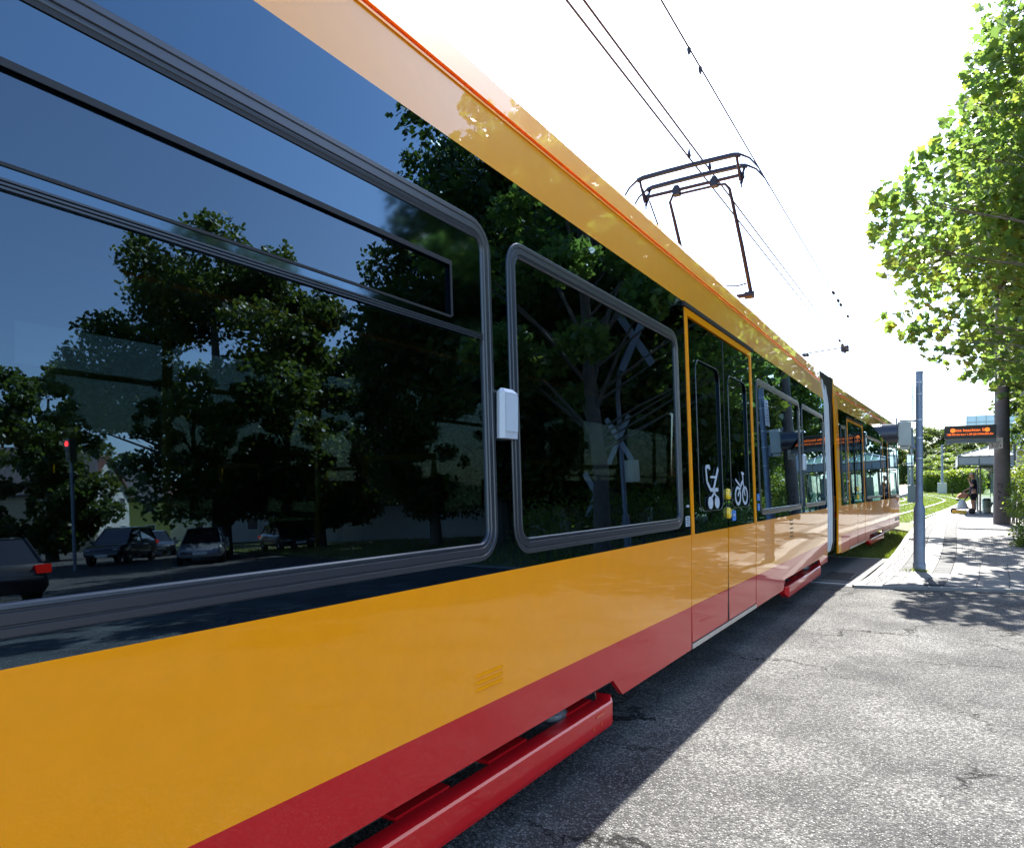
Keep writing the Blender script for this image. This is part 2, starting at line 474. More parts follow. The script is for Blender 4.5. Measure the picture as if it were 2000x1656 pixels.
def body(T, s0, s1, doors, wins, bogies, nose=False):
    """doors: (s0,s1,leaves); wins: (s0,s1,hopper); bogies: (a,b) cut-outs in the skirt"""
    holes_black = []
    for w in wins: holes_black.append(window(T, w[0], w[1], hopper=w[2], wid=w[3] if len(w) > 3 else 1.0, r=w[4] if len(w) > 4 else .13))
    for d in doors: door(T, *d)
    cuts = [s0] + [x for d in doors for x in (d[0]-.004, d[1]+.004)] + [s1]
    for k in range(0, len(cuts), 2):
        a, b = cuts[k], cuts[k+1]
        hs = [h for h in holes_black if a < h[0][0] < b]
        m = tb(T); panel(m, rect(a, b, ZB, ZT if True else 0), hs, off=0, t=.028); m.build('black_side_panel', m_blk, tram)
        m = tb(T); panel(m, rect(a, b, ZR, ZB), off=0, t=.028); m.build('yellow_side_panel', m_yel, tram)
        # red skirt with the bogie cut-outs
        bot = [(a, .29)]
        for c, d in bogies:
            if c >= a and d <= b: bot += [(c, .29), (c+.10, .405), (d-.14, .405), (d, .29)]
            elif c < a < d: bot = [(a, .405), (d-.14, .405), (d, .29)]
        bot += [(b, .29)]
        m = tb(T); panel(m, bot + [(b, ZR), (a, ZR)], off=0, t=.028); m.build('red_skirt', m_red, tram)
        # dark flange under the skirt
    for d in doors:
        m = tb(T); panel(m, rect(d[0]-.004, d[1]+.004, d[3] if len(d) > 3 else 2.86, ZT), off=0, t=.028); m.build('black_side_panel', m_blk, tram)
    strip(T, 'roof_edge_panel', m_yelr, s0, s1, [ZT, ZT+.10, ZG0])
    g = tb(T); panel(g, rect(s0, s1, ZG0, ZG1), off=-.012, t=.02); g.build('gutter_strip', m_seam, tram)
    g = tb(T); panel(g, rect(s0, s1, ZG0-.012, ZG0-.001), off=.007, t=.02); g.build('gutter_lip', m_yel, tram)
    strip(T, 'roof_fairing', m_yelr, s0, s1, [ZG1, ZG1+.13])
    # bevelled roof shoulder and roof sheet to the other side
    m = tb(T); u1 = u_of(ZG1+.13)
    W = 2.65
    pr = [(u1, ZG1+.131), (u1-.05, ZF), (u1-.25, ZF+.03), (-W/2, ZF+.06), (-W-u1+.25, ZF+.03), (-W-u1+.05, ZF), (-W-u1, ZG1+.131)]
    vs = [(u, s0, z) for u, z in pr] + [(u, s1, z) for u, z in pr] + [(u*.99-.01, s0, z-.04) for u, z in pr] + [(u*.99-.01, s1, z-.04) for u, z in pr]
    n = len(pr); fs = []
    for i in range(n-1):
        fs.append((i, i+1, n+i+1, n+i)); fs.append((2*n+i, 3*n+i, 3*n+i+1, 2*n+i+1))
    fs += [tuple(range(n-1,-1,-1)) ]
    m.add(vs, fs[:-1]); m.build('roof', m_yel, tram)
    # floor, ceiling and underframe
    m = tb(T); m.box(-W+.06, -.04, s0+.02, s1-.02, .42, .50); m.build('floor', m_intd, tram)
    m = tb(T); m.box(-W+.12, -.12, s0+.02, s1-.02, 2.80, 2.84); m.build('ceiling', m_int, tram)
    m = tb(T)
    m.box(-W+.55, -.55, s0+.05, s1-.05, .30, .41)
    m.build('underframe', m_dark, tram)

def far_side(T, s0, s1, wins):
    W = -2.65
    m = tb(T)
    # opposite wall: sill, head and piers
    m.box(W, W+.03, s0, s1, .29, 1.20)
    m.box(W, W+.03, s0, s1, 2.45, 3.35)
    xs = [s0] + [x for w in wins for x in w] + [s1]
    for k in range(0, len(xs), 2): m.box(W, W+.03, xs[k], xs[k+1], 1.20, 2.45)
    fw = m.build('far_side_wall', m_yel, tram)
    m = tb(T)
    for k in range(0, len(xs), 2):
        m.box(W+.032, W+.05, xs[k], xs[k+1], 1.20, 2.45)
    m.box(W+.032, W+.05, s0, s1, .5, 1.198); m.box(W+.032, W+.05, s0, s1, 2.452, 2.79)
    m.build('inner_lining', m_int, fw)
    for a, b in wins:
        g = tb(T); g.box(W+.012, W+.018, a+.002, b-.002, 1.202, 2.448); g.build('far_window', m_farpane, tram)
        g = tb(T)
        for q in ((a,a+.05,1.2,2.45),(b-.05,b,1.2,2.45),(a+.05,b-.05,1.2,1.25),(a+.05,b-.05,2.40,2.45)):
            g.box(W+.05, W+.065, q[0]+.001, q[1]-.001, q[2]+.001, q[3]-.001)
        g.build('far_window_trim', m_gask, fw)

BOG = [(.85, 3.74), (8.45, 11.30)]
body(TA, -9.0, 12.0, [(-7.0,-4.93,2), (5.03, 7.10, 2)],
     [(-4.5,-1.1,False), (-.95, 2.42, True), (2.55, 4.85, False), (7.28, 9.74, False, .85), (9.90, 11.86, False, .85)], BOG)
far_side(TA, -9.0, 12.0, [(-4.5,-1.2),(-1.0, 1.4), (1.6, 4.3), (4.6,7.0), (7.3,9.7), (9.9,11.9)])
body(TB, .42, 10.5, [(1.33, 3.40, 2, 2.80), (6.75, 7.90, 1, 2.80)],
     [(.62, 1.18, False, .8, .08), (3.62, 6.45, False, .8), (8.15, 10.3, False, .7)], [(4.0, 6.6)])
far_side(TB, .42, 10.5, [(1.3,3.4),(3.7,6.4),(6.8,9.5)])

# black infill behind the hopper etc. is real glass: interior fittings seen faintly through it
def seat_row(T, x, y, face=1):
    m = tb(T)
    m.box(x-.24, x+.24, y-.22, y+.22, .86, .94)
    yb = y - .22*face
    m.box(x-.23, x+.23, min(yb,yb-.07*face), max(yb,yb-.07*face), .90, 1.55)
    s = m.build('seat', m_seat, tram)
    l = tb(T); l.box(x-.04, x+.04, y-.05, y+.05, .5, .855); l.build('seat_leg', m_steel, s)
    h = tb(T); h.tube([(x-.2, yb-.035*face, 1.54), (x-.2, yb-.035*face, 1.64), (x+.2, yb-.035*face, 1.64), (x+.2, yb-.035*face, 1.54)], .016, 6)
    h.build('seat_handle', m_ybut, s)
for y in (.2, 1.1, 2.0, 3.0, 3.9): 
    seat_row(TA, -.42, y, 1 if y < 1.5 else -1); seat_row(TA, -2.2, y, 1)
for y in (7.9, 8.8, 9.8, 10.8, 11.6): seat_row(TA, -.45, y); seat_row(TA, -2.2, y)
for y in (4.2, 5.1, 6.0): seat_row(TB, -.45, y); seat_row(TB, -2.2, y)
for (x, y) in ((-1.0,1.55),(-1.65,2.9),(-1.0,5.2),(-1.0,6.9),(-1.3,9.2),(-1.2,11.2)):
    m = tb(TA); m.tube([(x,y,.5),(x,y,2.8)], .02, 8); m.build('grab_pole', m_ybut, tram)
m = tb(TA); m.tube([(-.75,-4,2.05),(-.75,5,2.05)], .016, 6); m.tube([(-1.9,-4,2.05),(-1.9,5,2.05)], .016, 6); m.build('grab_rail', m_ybut, tram)

# small white control box on the pillar between the first two windows, and its sister further on
for s, w in ((2.484, .135), (9.82, .15)):
    m = tb(TA); m.T = TA; u = u_of(1.9)
    m.bbox(u+.002, u+.05, s-w/2, s+w/2, 1.72, 1.935, .018)
    bx = m.build('pillar_box', m_white, tram)
    m = tb(TA); m.box(u+.0505, u+.053, s-w/2+.02, s+w/2-.02, 1.75, 1.905); m.build('box_lens', m_decal, bx)

# louvres pressed into the yellow panel
for s, z in ((2.35, .735), (8.95, .98)):
    g = None
    for k in range(5 if s > 5 else 3):
        m = tb(TA)
        dz = .05 if s > 5 else .028
        y0 = z + (k-2)*dz
        m.add([(.001,s-.10,y0),(.001,s+.10,y0),(.006,s+.09,y0+.005),(.006,s-.09,y0+.005),(.001,s-.10,y0+.016),(.001,s+.10,y0+.016)],
              [(0,1,2,3),(3,2,5,4),(0,3,4),(1,5,2)])
        m.build('louvre', m_yel if s < 5 else m_frame, tram)

# pictograms and stickers on and beside the door (flat print a hair proud of the glass)
def flat(T, polys, name, mt, parent, off=.006):
    m = tb(T)
    for q in polys: panel(m, q, off=off, t=.003)
    return m.build(name, mt, parent)
def line_poly(a, b, w):
    a = Vector(a); b = Vector(b); d = (b-a).normalized(); n = Vector((-d.y, d.x))*w/2
    return [tuple(a-n), tuple(b-n), tuple(b+n), tuple(a+n)]
def ring_poly(c, rx, rz, w, n=18):
    out = []
    for k in range(n):
        a0, a1 = 2*PI*k/n, 2*PI*(k+1)/n
        out.append([(c[0]+rx*math.cos(a0), c[1]+rz*math.sin(a0)), (c[0]+rx*math.cos(a1), c[1]+rz*math.sin(a1)),
                    (c[0]+(rx-w)*math.cos(a1), c[1]+(rz-w)*math.sin(a1)), (c[0]+(rx-w)*math.cos(a0), c[1]+(rz-w)*math.sin(a0))])
    return out
def disc(c, rx, rz, n=18): return [(c[0]+rx*math.cos(2*PI*k/n), c[1]+rz*math.sin(2*PI*k/n)) for k in range(n)]
doorA = [o for o in tram.children if o.name.startswith('door')]
# pram: body tub, push bar, folded legs, two wheels  (s about 5.45-5.85)
S0, Z0 = 5.46, 1.395
pram = []
tub = [(0,.27),(.02,.15),(.11,.085),(.33,.085)]
for a, b in zip(tub[:-1], tub[1:]): pram.append(line_poly((S0+a[0], Z0+a[1]+.0), (S0+b[0], Z0+b[1]), .03))
pram += [line_poly((S0, Z0+.27), (S0+.10, Z0+.275), .03), line_poly((S0+.10, Z0+.275), (S0+.10, Z0+.25), .03)]
pram += [line_poly((S0+.20, Z0+.09), (S0+.345, Z0+.265), .035), line_poly((S0+.12, Z0+.19), (S0+.27, Z0+.19), .018),
         line_poly((S0+.17, Z0+.085), (S0+.28, Z0+.02), .022), line_poly((S0+.26, Z0+.085), (S0+.13, Z0+.02), .022)]
pram += [disc((S0+.10, Z0-.02), .068, .052), disc((S0+.29, Z0-.02), .068, .052)]
flat(TA, pram[:-0] if False else pram, 'pram_pictogram', m_decal, tram, -.008+.006)
S1, Z1 = 6.33, 1.40
bike = ring_poly((S1+.10, Z1+.02), .105, .09, .028) + ring_poly((S1+.36, Z1+.02), .105, .09, .028)
bike += [line_poly((S1+.10, Z1+.02), (S1+.23, Z1+.115), .024), line_poly((S1+.03, Z1+.17), (S1+.22, Z1+.10), .02), line_poly((S1+.22, Z1+.115), (S1+.31, Z1+.17), .03),
         line_poly((S1+.31, Z1+.17), (S1+.28, Z1+.225), .03), line_poly((S1+.25, Z1+.235), (S1+.34, Z1+.225), .022), line_poly((S1+.30, Z1+.15), (S1+.36, Z1+.02), .024)]
flat(TA, bike, 'bicycle_pictogram', m_decal, tram, -.001)
for q, mt, nm in ((rect(6.19,6.31,1.20,1.29), m_blue, 'blue_sticker'), (rect(7.17,7.26,1.36,1.43), m_blue, 'blue_sticker'), (rect(7.17,7.26,1.26,1.33), m_blue, 'blue_sticker'),
                  (rect(4.90,4.99,1.215,1.29), m_decal, 'white_notice'), (rect(4.93,4.985,1.355,1.372), m_white, 'white_notice')):
    flat(TA, [q], nm, mt, tram, .004)
for q in (rect(6.215,6.285,1.245,1.262), rect(7.19,7.24,1.388,1.402), rect(7.19,7.24,1.288,1.302)):
    flat(TA, [q], 'sticker_print', m_white, tram, .0055)
for k in range(4): flat(TA, [rect(4.91, 4.98-.01*(k%2), 1.225+k*.017, 1.231+k*.017)], 'notice_print', m_sash, tram, .0055)

# ------------------------------------------------------------------ bogies
def bogie(T, a, b):
    bg_ = tb(T)
    z0, z1 = .19, .300
    u0 = .022
    # boxed cover: outward face, sloping top shelf, tapered ends
    e = .10
    prof = [(-.06,z0-.02),(u0-.006,z0-.02),(u0,z0),(u0,z1),(u0-.012,z1+.006),(-.075,z1+.004),(-.08,z1-.01),(-.05,z1-.02)]
    vs = [(u, a+e if z > .3 else a+e*1.0, z) for u, z in prof]
    secs = [(a, .55), (a+e, 1.0), (b-e*.55, 1.0), (b, .72)]
    vs = []; n = len(prof)
    for s, k in secs:
        zc = z0 + .05 if k < 1 else z0
        for u, z in prof: vs.append((u - (0 if k == 1 else .035), s, z if k == 1 else zc + (z-z0)*k))
    fs = [tuple(range(n)), tuple(range(4*n-1, 3*n-1, -1))]
    for q in range(3):
        for i in range(n):
            j = (i+1)%n; fs.append((q*n+i, (q+1)*n+i, (q+1)*n+j, q*n+j))
    bg_.add(vs, [tuple(reversed(f)) for f in fs])
    bo = bg_.build('bogie_cover', m_red, tram)
    k = tb(T)   # bolts and slots near the end
    for s in (b-.22,): k.box(u0, u0+.004, s-.05, s+.05, z1-.035, z1-.02)
    for s in (b-.30, b-.20): k.box(u0, u0+.003, s-.012, s+.012, z0+.02, z0+.04)
    k.build('cover_latch', m_seam, bo)
    f = tb(T); f.tube([(-.30, a+.25, .40), (-.30, b-.25, .40)], .05, 8); f.tube([(-.30, a+.5, .33), (-.30, b-.5, .33)], .035, 8); f.build('bogie_frame', m_dark, bo)
    mid = (a+b)/2
    for s in (mid-.9, mid+.9):
        for x in (-.62, -2.05):
            w = tb(T); w.lathe((x, s, .30), [(.10,-.07),(.27,-.06),(.285,-.03),(.30,-.028),(.31,.045),(.33,.05),(.33,.07),(.26,.07),(.24,.03),(.10,.03)], 28, 'x')
            w.build('wheel', m_steel, tram, True)
    for s in (mid-.9, mid+.9):
        sp = tb(T)
        sp.lathe((-.17, s, .34), [(.07,-.07),(.09,-.05),(.09,-.02),(.07,0),(.09,.02),(.09,.05),(.07,.07)], 12, 'z')
        sp.lathe((-.22, s, .30), [(.09,-.05),(.11,0),(.06,.09),(.03,.12)], 12, 'x')
        sp.build('axle_box', m_steel, bo, True)
    for s in (mid-1.02, mid-.25, mid+.35, mid+1.05):
        x = tb(T); x.box(-.26, -.083, s-.16, s+.16, .296, .312); x.build('red_bracket', m_red, bo)
bogie(TA, .95, 3.60); bogie(TA, 8.60, 11.20); bogie(TB, 4.05, 6.55)
# track brake blocks hanging below the covers
for s in (1.8, 2.9, 9.2, 10.1, 10.5):
    m = tb(TA); m.box(-.10, -.02, s-.12, s+.12, .165, .20); m.build('brake_block', m_steel, tram)

# ------------------------------------------------------------------ gangway between the two bodies
m_bel = mat('grey_bellows', (.66, .67, .68), .7)
for k in range(7):
    y = 12.03 + k*.138
    m = tb(TA); W = 2.65; o = .02 + .012*(k%2)
    pts = []
    for z in (.33, .40, .55, 1.15, 2.0, 2.9, 3.25, 3.34): pts.append((u_of(z)-o - (.12 if z < .35 else .03 if z < .45 else 0), z))
    loop = pts + [(-.35, 3.40), (-W+.35, 3.40)] + [(-W-u+.0, z) for u, z in reversed(pts)]
    vs = [(u, y, z) for u, z in loop] + [(u, y+.11, z) for u, z in loop]; inn = [(-W/2 + (u+W/2)*.93, y, .12+z*.94) for u, z in loop] + [(-W/2 + (u+W/2)*.93, y+.11, .12+z*.94) for u, z in loop]
    n = len(loop); fs = []
    for i in range(n):
        j = (i+1)%n
        fs.append((i, n+i, n+j, j)); fs.append((2*n+i, 2*n+j, 3*n+j, 3*n+i)); fs.append((i, j, 2*n+j, 2*n+i)); fs.append((n+i, 3*n+i, 3*n+j, n+j))
    m.add(vs+inn, [tuple(reversed(f)) for f in fs])
    m.build('bellows_fold', m_bel if k < 6 else m_gask, tram)
m = tb(TB); m.box(-2.5, -.10, -.95, .11, .40, 3.40); m.build('bellows_core', m_gask, tram)
m = tb(TB)
for z0, z1, u in ((.31, 3.45, .0),):
    vs = [];  zs = [.31, ZB, ZT, ZG1, 3.45]
    for y in (.12, .415):
        for z in zs: vs.append((u_of(z)+.001, y, z))
    n = len(zs)
    m.add(vs + [(v[0]-.03, v[1], v[2]) for v in vs], [(i, i+n, i+n+1, i+1) for i in range(n-1)] + [(i+1, i+2*n+1, i+2*n, i) for i in range(n-1)][::-1] + [(i+n,i+3*n,i+3*n+1,i+n+1) for i in range(n-1)])
m.build('end_pillar', m_yel, tram)

# ------------------------------------------------------------------ cab end of the leading body
cab_secs = []
def cab_profile(s):
    """half-width factor and nose shape"""
    t = (s-9.9)/1.95
    return t
W = 2.65
def cab_strip(zlist, mt, name, t0=0.0, t1=1.0, n=8, off=0.0):
    m = tb(TB); vs = []; rows = []
    for i in range(n+1):
        t = t0 + (t1-t0)*i/n
        s = 10.5 + 1.95*math.sin(t*PI/2)
        inset = (1-math.cos(t*PI/2))*1.325*1.0
        row = []
        for z in zlist:
            lean = max(0, z-1.0)*.28*t
            row.append(len(vs)); vs.append((u_of(z) - inset + off*(1-t), s - lean + off*t, z))
        rows.append(row)
    fs = []
    for a, b in zip(rows[:-1], rows[1:]):
        for k in range(len(zlist)-1): fs.append((a[k], b[k], b[k+1], a[k+1]))
    # mirrored other half
    k0 = len(vs)
    vs2 = [(-W - v[0], v[1], v[2]) for v in vs]
    m.add(vs + vs2, fs + [tuple(k0+i for i in reversed(f)) for f in fs])
    return m.build(name, mt, tram, True, 40)
cab_strip([.33,.45,ZR], m_red, 'cab_skirt'); cab_strip([ZR,.9,ZB], m_yel, 'cab_apron')
cab_strip([ZB,1.7,2.2,2.62,ZT], m_blk, 'cab_glazing'); cab_strip([ZT,3.05,ZG0,ZG1,3.34], m_yel, 'cab_roof_edge')
m = tb(TB); m.box(-2.2,-.45, 10.3, 11.6, 3.3, 3.36); m.build('cab_roof', m_yel, tram)
m = tb(TB); m.T = TB
m.lathe((-.62, 11.35, .40), [(.02,-.10),(.16,-.09),(.17,.05),(.05,.09)], 14, 'z'); m.build('bumper_corner', m_red, tram, True)
m = tb(TB); panel(m, rect(9.3, 10.4, .48, .57), off=.004, t=.01); m.build('step_recess', m_gask, tram)
for k in range(4):
    m = tb(TB); panel(m, rect(9.4+k*.25, 9.45+k*.25, .485, .565), off=.008, t=.01); m.build('step_rung', m_alu, tram)
# door mirror on its arm
m = tb(TB); m.tube([(-.40,11.5,2.62),(-.05,11.7,2.66),(.16,11.78,2.62),(.18,11.78,2.50)], .016, 6); arm = m.build('mirror_arm', m_gask, tram)
m = tb(TB); m.bbox(.08,.30,11.72,11.83,2.08,2.50,.03); mr_ = m.build('door_mirror', m_gask, tram)
m = tb(TB); m.box(.10,.28,11.715,11.719,2.12,2.46); m.build('mirror_glass', mat('mirror_glass', (.8,.8,.8), .03, metal=1), mr_)

# ------------------------------------------------------------------ pantograph on the roof
pg = MB(TO); pg.box(-3.6,-2.25, 7.9, 9.3, 3.48, 3.54); pg.box(-3.5,-3.42,8.0,9.2,3.42,3.48); pg.box(-2.45,-2.37,8.0,9.2,3.42,3.48)
pan = pg.build('pantograph', m_panto, tram)
def pt(name, f, mt=None, sm=True):
    m = MB(TO); f(m); return m.build(name, mt or m_panto, pan, sm)
ZS = 5.79
def strip_bow(y, dz, k=1.0):
    pts = []
    for t, z in ((-.98,-.36),(-.93,-.25),(-.82,-.10),(-.70,-.02),(-.62,0),(-.3,.006),(0,.008),(.3,.006),(.62,0),(.70,-.02),(.82,-.10),(.93,-.25),(.98,-.36)):
        pts.append((-2.93+t*k, y, ZS+z+dz))
    return pts
def fb(y, dz, thick):
    def g(m):
        p = strip_bow(y, dz)
        for i in range(3, 9):
            a, b = p[i], p[i+1]
            m.add([(a[0],a[1]-.03,a[2]-.03),(a[0],a[1]+.03,a[2]-.03),(b[0],b[1]+.03,b[2]-.03),(b[0],b[1]-.03,b[2]-.03),
                   (a[0],a[1]-.03,a[2]+.012),(a[0],a[1]+.03,a[2]+.012),(b[0],b[1]+.03,b[2]+.012),(b[0],b[1]-.03,b[2]+.012)],
                  [(0,3,2,1),(4,5,6,7),(0,1,5,4),(1,2,6,5),(2,3,7,6),(3,0,4,7)])
        m.tube(p[:4], [.008,.011,.013,.015], 6); m.tube(p[9:], [.015,.013,.011,.008], 6)
    return g
pt('contact_strip', fb(9.34, 0, .03)); pt('contact_strip', fb(8.98, 0, .03))
for sgn in (-1, 1):
    x = -2.93 + sgn*.66
    def g(m):
        m.tube([(x,9.36,ZS-.03),(x,9.30,ZS-.12),(x,9.16,ZS-.19),(x,9.02,ZS-.12),(x,8.96,ZS-.03)], .018, 6)
        m.tube([(x,9.30,ZS-.13),(x,9.20,ZS-.30)], .022, 6); m.tube([(x,9.05,ZS-.13),(x,9.16,ZS-.28)], .022, 6)
        m.tube([(x,9.20,ZS-.26),(x,9.20,ZS-.36)], .012, 5)
        m.tube([(x-.03,9.22,ZS-.2),(x+.03,9.22,ZS-.2)], .045, 8)
    pt('strip_carrier', g)
pt('cross_tube', lambda m: m.tube([(-2.93-.62,9.18,ZS-.2),(-2.93+.62,9.18,ZS-.2)], .024, 8))
pt('cross_tube', lambda m: m.tube([(-3.22,9.22,ZS-.245),(-2.62,9.22,ZS-.245)], .017, 6))
KZ, KY = 4.36, 10.36
for sgn, xt in ((1, -2.44), (-1, -3.26)):
    def g(m):
        x0 = xt
        m.tube([(x0-sgn*.16,9.22,ZS-.245),(x0-sgn*.05,9.225,ZS-.25),(x0,9.26,ZS-.31),(x0+sgn*.005,9.45,5.30),(x0+sgn*.015,9.85,4.90),(x0+sgn*.02,KY,KZ)], [.018,.018,.020,.023,.027,.029], 8)
    pt('upper_arm', g)
for x in (-2.62, -3.14):
    pt('arm_clamp', lambda m: (m.box(x-.045,x+.045,9.14,9.24,ZS-.27,ZS-.17), m.box(x-.03,x+.03,9.15,9.23,ZS-.165,ZS-.14)), None, False)
pt('knee_tube', lambda m: m.tube([(-2.42,KY,KZ-.04),(-3.3,KY,KZ-.04)], .035, 8))
pt('knee_joint', lambda m: (m.tube([(-2.50,KY,KZ-.04),(-2.38,KY,KZ-.04)], .06, 10), m.tube([(-2.47,KY-.05,KZ+.12),(-2.6,KY-.02,KZ+.11),(-2.8,KY-.05,KZ+.13)], .012, 5)))
pt('lower_arm', lambda m: m.tube([(-2.93,KY,KZ-.04),(-2.93,8.6,3.62)], [.05,.065], 10))
pt('guide_rod', lambda m: m.tube([(-3.52,9.15,ZS-.28),(-3.47,9.7,5.0),(-3.4,KY,KZ-.1)], .012, 6))
pt('coupling_rod', lambda m: m.tube([(-2.72,KY+.1,KZ-.2),(-2.75,8.9,3.6)], .016, 6))
for x in (-3.46,-2.41):
    for y in (8.15, 9.05):
        pt('insulator', lambda m: m.lathe((x,y,3.40), [(.03,0),(.06,.01),(.035,.02),(.06,.035),(.035,.045),(.06,.06),(.03,.075)], 10))
# equipment boxes on the roof
m = MB(TO); m.bbox(-3.7,-2.15,0.5,5.5,3.47,3.62,.05); m.build('roof_equipment', m_yel, tram)
m = tb(TB); m.bbox(-2.0,-.65,1.5,6.0,3.47,3.60,.05); m.build('roof_equipment', m_yel, tram)
# ================================================================== GROUND
def asphalt_mat():
    m, nt, N, L, p = nodes('weathered_asphalt')
    tc = N.new('ShaderNodeTexCoord'); src = tc.outputs['Object']
    def node(t, **k):
        n = N.new(t)
        for a, b in k.items(): n.inputs[a].default_value = b
        return n
    v1 = node('ShaderNodeTexVoronoi', Scale=92.0, Randomness=1.0); L.new(src, v1.inputs['Vector'])
    v2 = node('ShaderNodeTexVoronoi', Scale=210.0, Randomness=1.0); L.new(src, v2.inputs['Vector'])
    n1 = node('ShaderNodeTexNoise', Scale=1.1, Detail=6.0, Roughness=.6); L.new(src, n1.inputs['Vector'])
    n3 = node('ShaderNodeTexNoise', Scale=160.0, Detail=3.0, Roughness=.7); L.new(src, n3.inputs['Vector'])
    # stone colours: random grey per aggregate grain
    sep = N.new('ShaderNodeSeparateColor'); L.new(v1.outputs['Color'], sep.inputs[0])
    r1 = N.new('ShaderNodeValToRGB'); r1.color_ramp.elements[0].position = .0; r1.color_ramp.elements[0].color = (.05,.05,.048,1)
    r1.color_ramp.elements[1].position = 1; r1.color_ramp.elements[1].color = (.30,.295,.28,1)
    e = r1.color_ramp.elements.new(.55); e.color = (.12,.118,.112,1); L.new(sep.outputs[0], r1.inputs[0])
    # bitumen in the pores between the grains
    pr = N.new('ShaderNodeMapRange'); pr.inputs[1].default_value = .42; pr.inputs[2].default_value = .54; L.new(v1.outputs['Distance'], pr.inputs[0])
    pz = N.new('ShaderNodeMapRange'); pz.inputs[1].default_value = .50; pz.inputs[2].default_value = .66; L.new(n3.outputs['Fac'], pz.inputs[0])
    mxm = N.new('ShaderNodeMath'); mxm.operation = 'MAXIMUM'; L.new(pr.outputs[0], mxm.inputs[0]); L.new(pz.outputs[0], mxm.inputs[1])
    # patches in which more binder is left
    pa = N.new('ShaderNodeMapRange'); pa.inputs[1].default_value = .38; pa.inputs[2].default_value = .66; pa.inputs[3].default_value = .40; pa.inputs[4].default_value = 1.0
    L.new(n1.outputs['Fac'], pa.inputs[0])
    mm = N.new('ShaderNodeMath'); mm.operation = 'MULTIPLY'; L.new(mxm.outputs[0], mm.inputs[0]); L.new(pa.outputs[0], mm.inputs[1])
    m1 = N.new('ShaderNodeMix'); m1.data_type = 'RGBA'; L.new(mm.outputs[0], m1.inputs[0]); L.new(r1.outputs[0], m1.inputs[6]); m1.inputs[7].default_value = (.03,.03,.032,1)
    # cracks: warped cell borders, broken up
    wn_ = node('ShaderNodeTexNoise', Scale=2.2, Detail=8.0, Roughness=.72); L.new(src, wn_.inputs['Vector'])
    sc = N.new('ShaderNodeVectorMath'); sc.operation = 'SCALE'; sc.inputs['Scale'].default_value = .75
    sb = N.new('ShaderNodeVectorMath'); sb.operation = 'SUBTRACT'; sb.inputs[1].default_value = (.5,.5,.5)
    L.new(wn_.outputs['Color'], sb.inputs[0]); L.new(sb.outputs[0], sc.inputs[0])
    ad = N.new('ShaderNodeVectorMath'); ad.operation = 'ADD'; L.new(src, ad.inputs[0]); L.new(sc.outputs[0], ad.inputs[1])
    mp = N.new('ShaderNodeMapping'); mp.inputs['Scale'].default_value = (.75,1.15,1); mp.inputs['Rotation'].default_value = (0,0,.5); L.new(ad.outputs[0], mp.inputs['Vector'])
    vc = node('ShaderNodeTexVoronoi', Scale=.75); vc.feature = 'DISTANCE_TO_EDGE'; L.new(mp.outputs['Vector'], vc.inputs['Vector'])
    msk = node('ShaderNodeTexNoise', Scale=.9, Detail=3.0); L.new(src, msk.inputs['Vector'])
    mw = N.new('ShaderNodeMapRange'); mw.inputs[1].default_value = .44; mw.inputs[2].default_value = .68; mw.inputs[3].default_value = -.003; mw.inputs[4].default_value = .016
    L.new(msk.outputs['Fac'], mw.inputs[0])
    lt = N.new('ShaderNodeMath'); lt.operation = 'LESS_THAN'; L.new(vc.outputs['Distance'], lt.inputs[0]); L.new(mw.outputs[0], lt.inputs[1])
    m2 = N.new('ShaderNodeMix'); m2.data_type = 'RGBA'; L.new(lt.outputs[0], m2.inputs[0]); L.new(m1.outputs[2], m2.inputs[6]); m2.inputs[7].default_value = (.010,.010,.010,1)
    L.new(m2.outputs[2], p.inputs['Base Color'])
    p.inputs['Roughness'].default_value = .82
    p.inputs['Specular IOR Level'].default_value = .12
    h = N.new('ShaderNodeMath'); h.operation = 'SUBTRACT'; h.inputs[0].default_value = 1; L.new(v1.outputs['Distance'], h.inputs[1])
    h2 = N.new('ShaderNodeMath'); h2.operation = 'SUBTRACT'; L.new(h.outputs[0], h2.inputs[0]); L.new(mm.outputs[0], h2.inputs[1])
    h3 = N.new('ShaderNodeMath'); h3.operation = 'SUBTRACT'; L.new(h2.outputs[0], h3.inputs[0]); L.new(lt.outputs[0], h3.inputs[1])
    b = N.new('ShaderNodeBump'); b.inputs['Strength'].default_value = .9; b.inputs['Distance'].default_value = .006
    L.new(h3.outputs[0], b.inputs['Height']); L.new(b.outputs['Normal'], p.inputs['Normal'])
    return m
m_asph = asphalt_mat()
m_grassg = mat('lawn_ground', (.075,.10,.022), .95, var=.45, vscale=.8, bump=.8, bscale=60, bdist=.03)
m_soil = mat('verge_ground', (.10,.11,.045), .95, var=.5, vscale=1.2, bump=.8, bscale=40, bdist=.03)
m_conc = mat('pale_concrete', (.17,.167,.158), .8, var=.14, vscale=5, bump=.35, bscale=120, bdist=.004)
m_conc2 = mat('dark_concrete_paver', (.052,.054,.056), .85, var=.18, vscale=7, bump=.4, bscale=120, bdist=.004)
m_conc3 = mat('grey_concrete_paver', (.14,.137,.131), .85, var=.16, vscale=4, bump=.4, bscale=120, bdist=.004)
m_tact = mat('white_tactile_slab', (.21,.207,.197), .75, var=.10, vscale=5, bump=.3, bscale=90, bdist=.004)
m_joint = mat('joint_sand', (.10,.095,.08), .95, var=.3, vscale=20)
m_rail = mat('rail_steel', (.36,.36,.37), .28, metal=.85, var=.15, vscale=20)
m_trackc = mat('crossing_asphalt', (.075,.078,.082), .8, var=.25, vscale=9, bump=.7, bscale=180, bdist=.004)

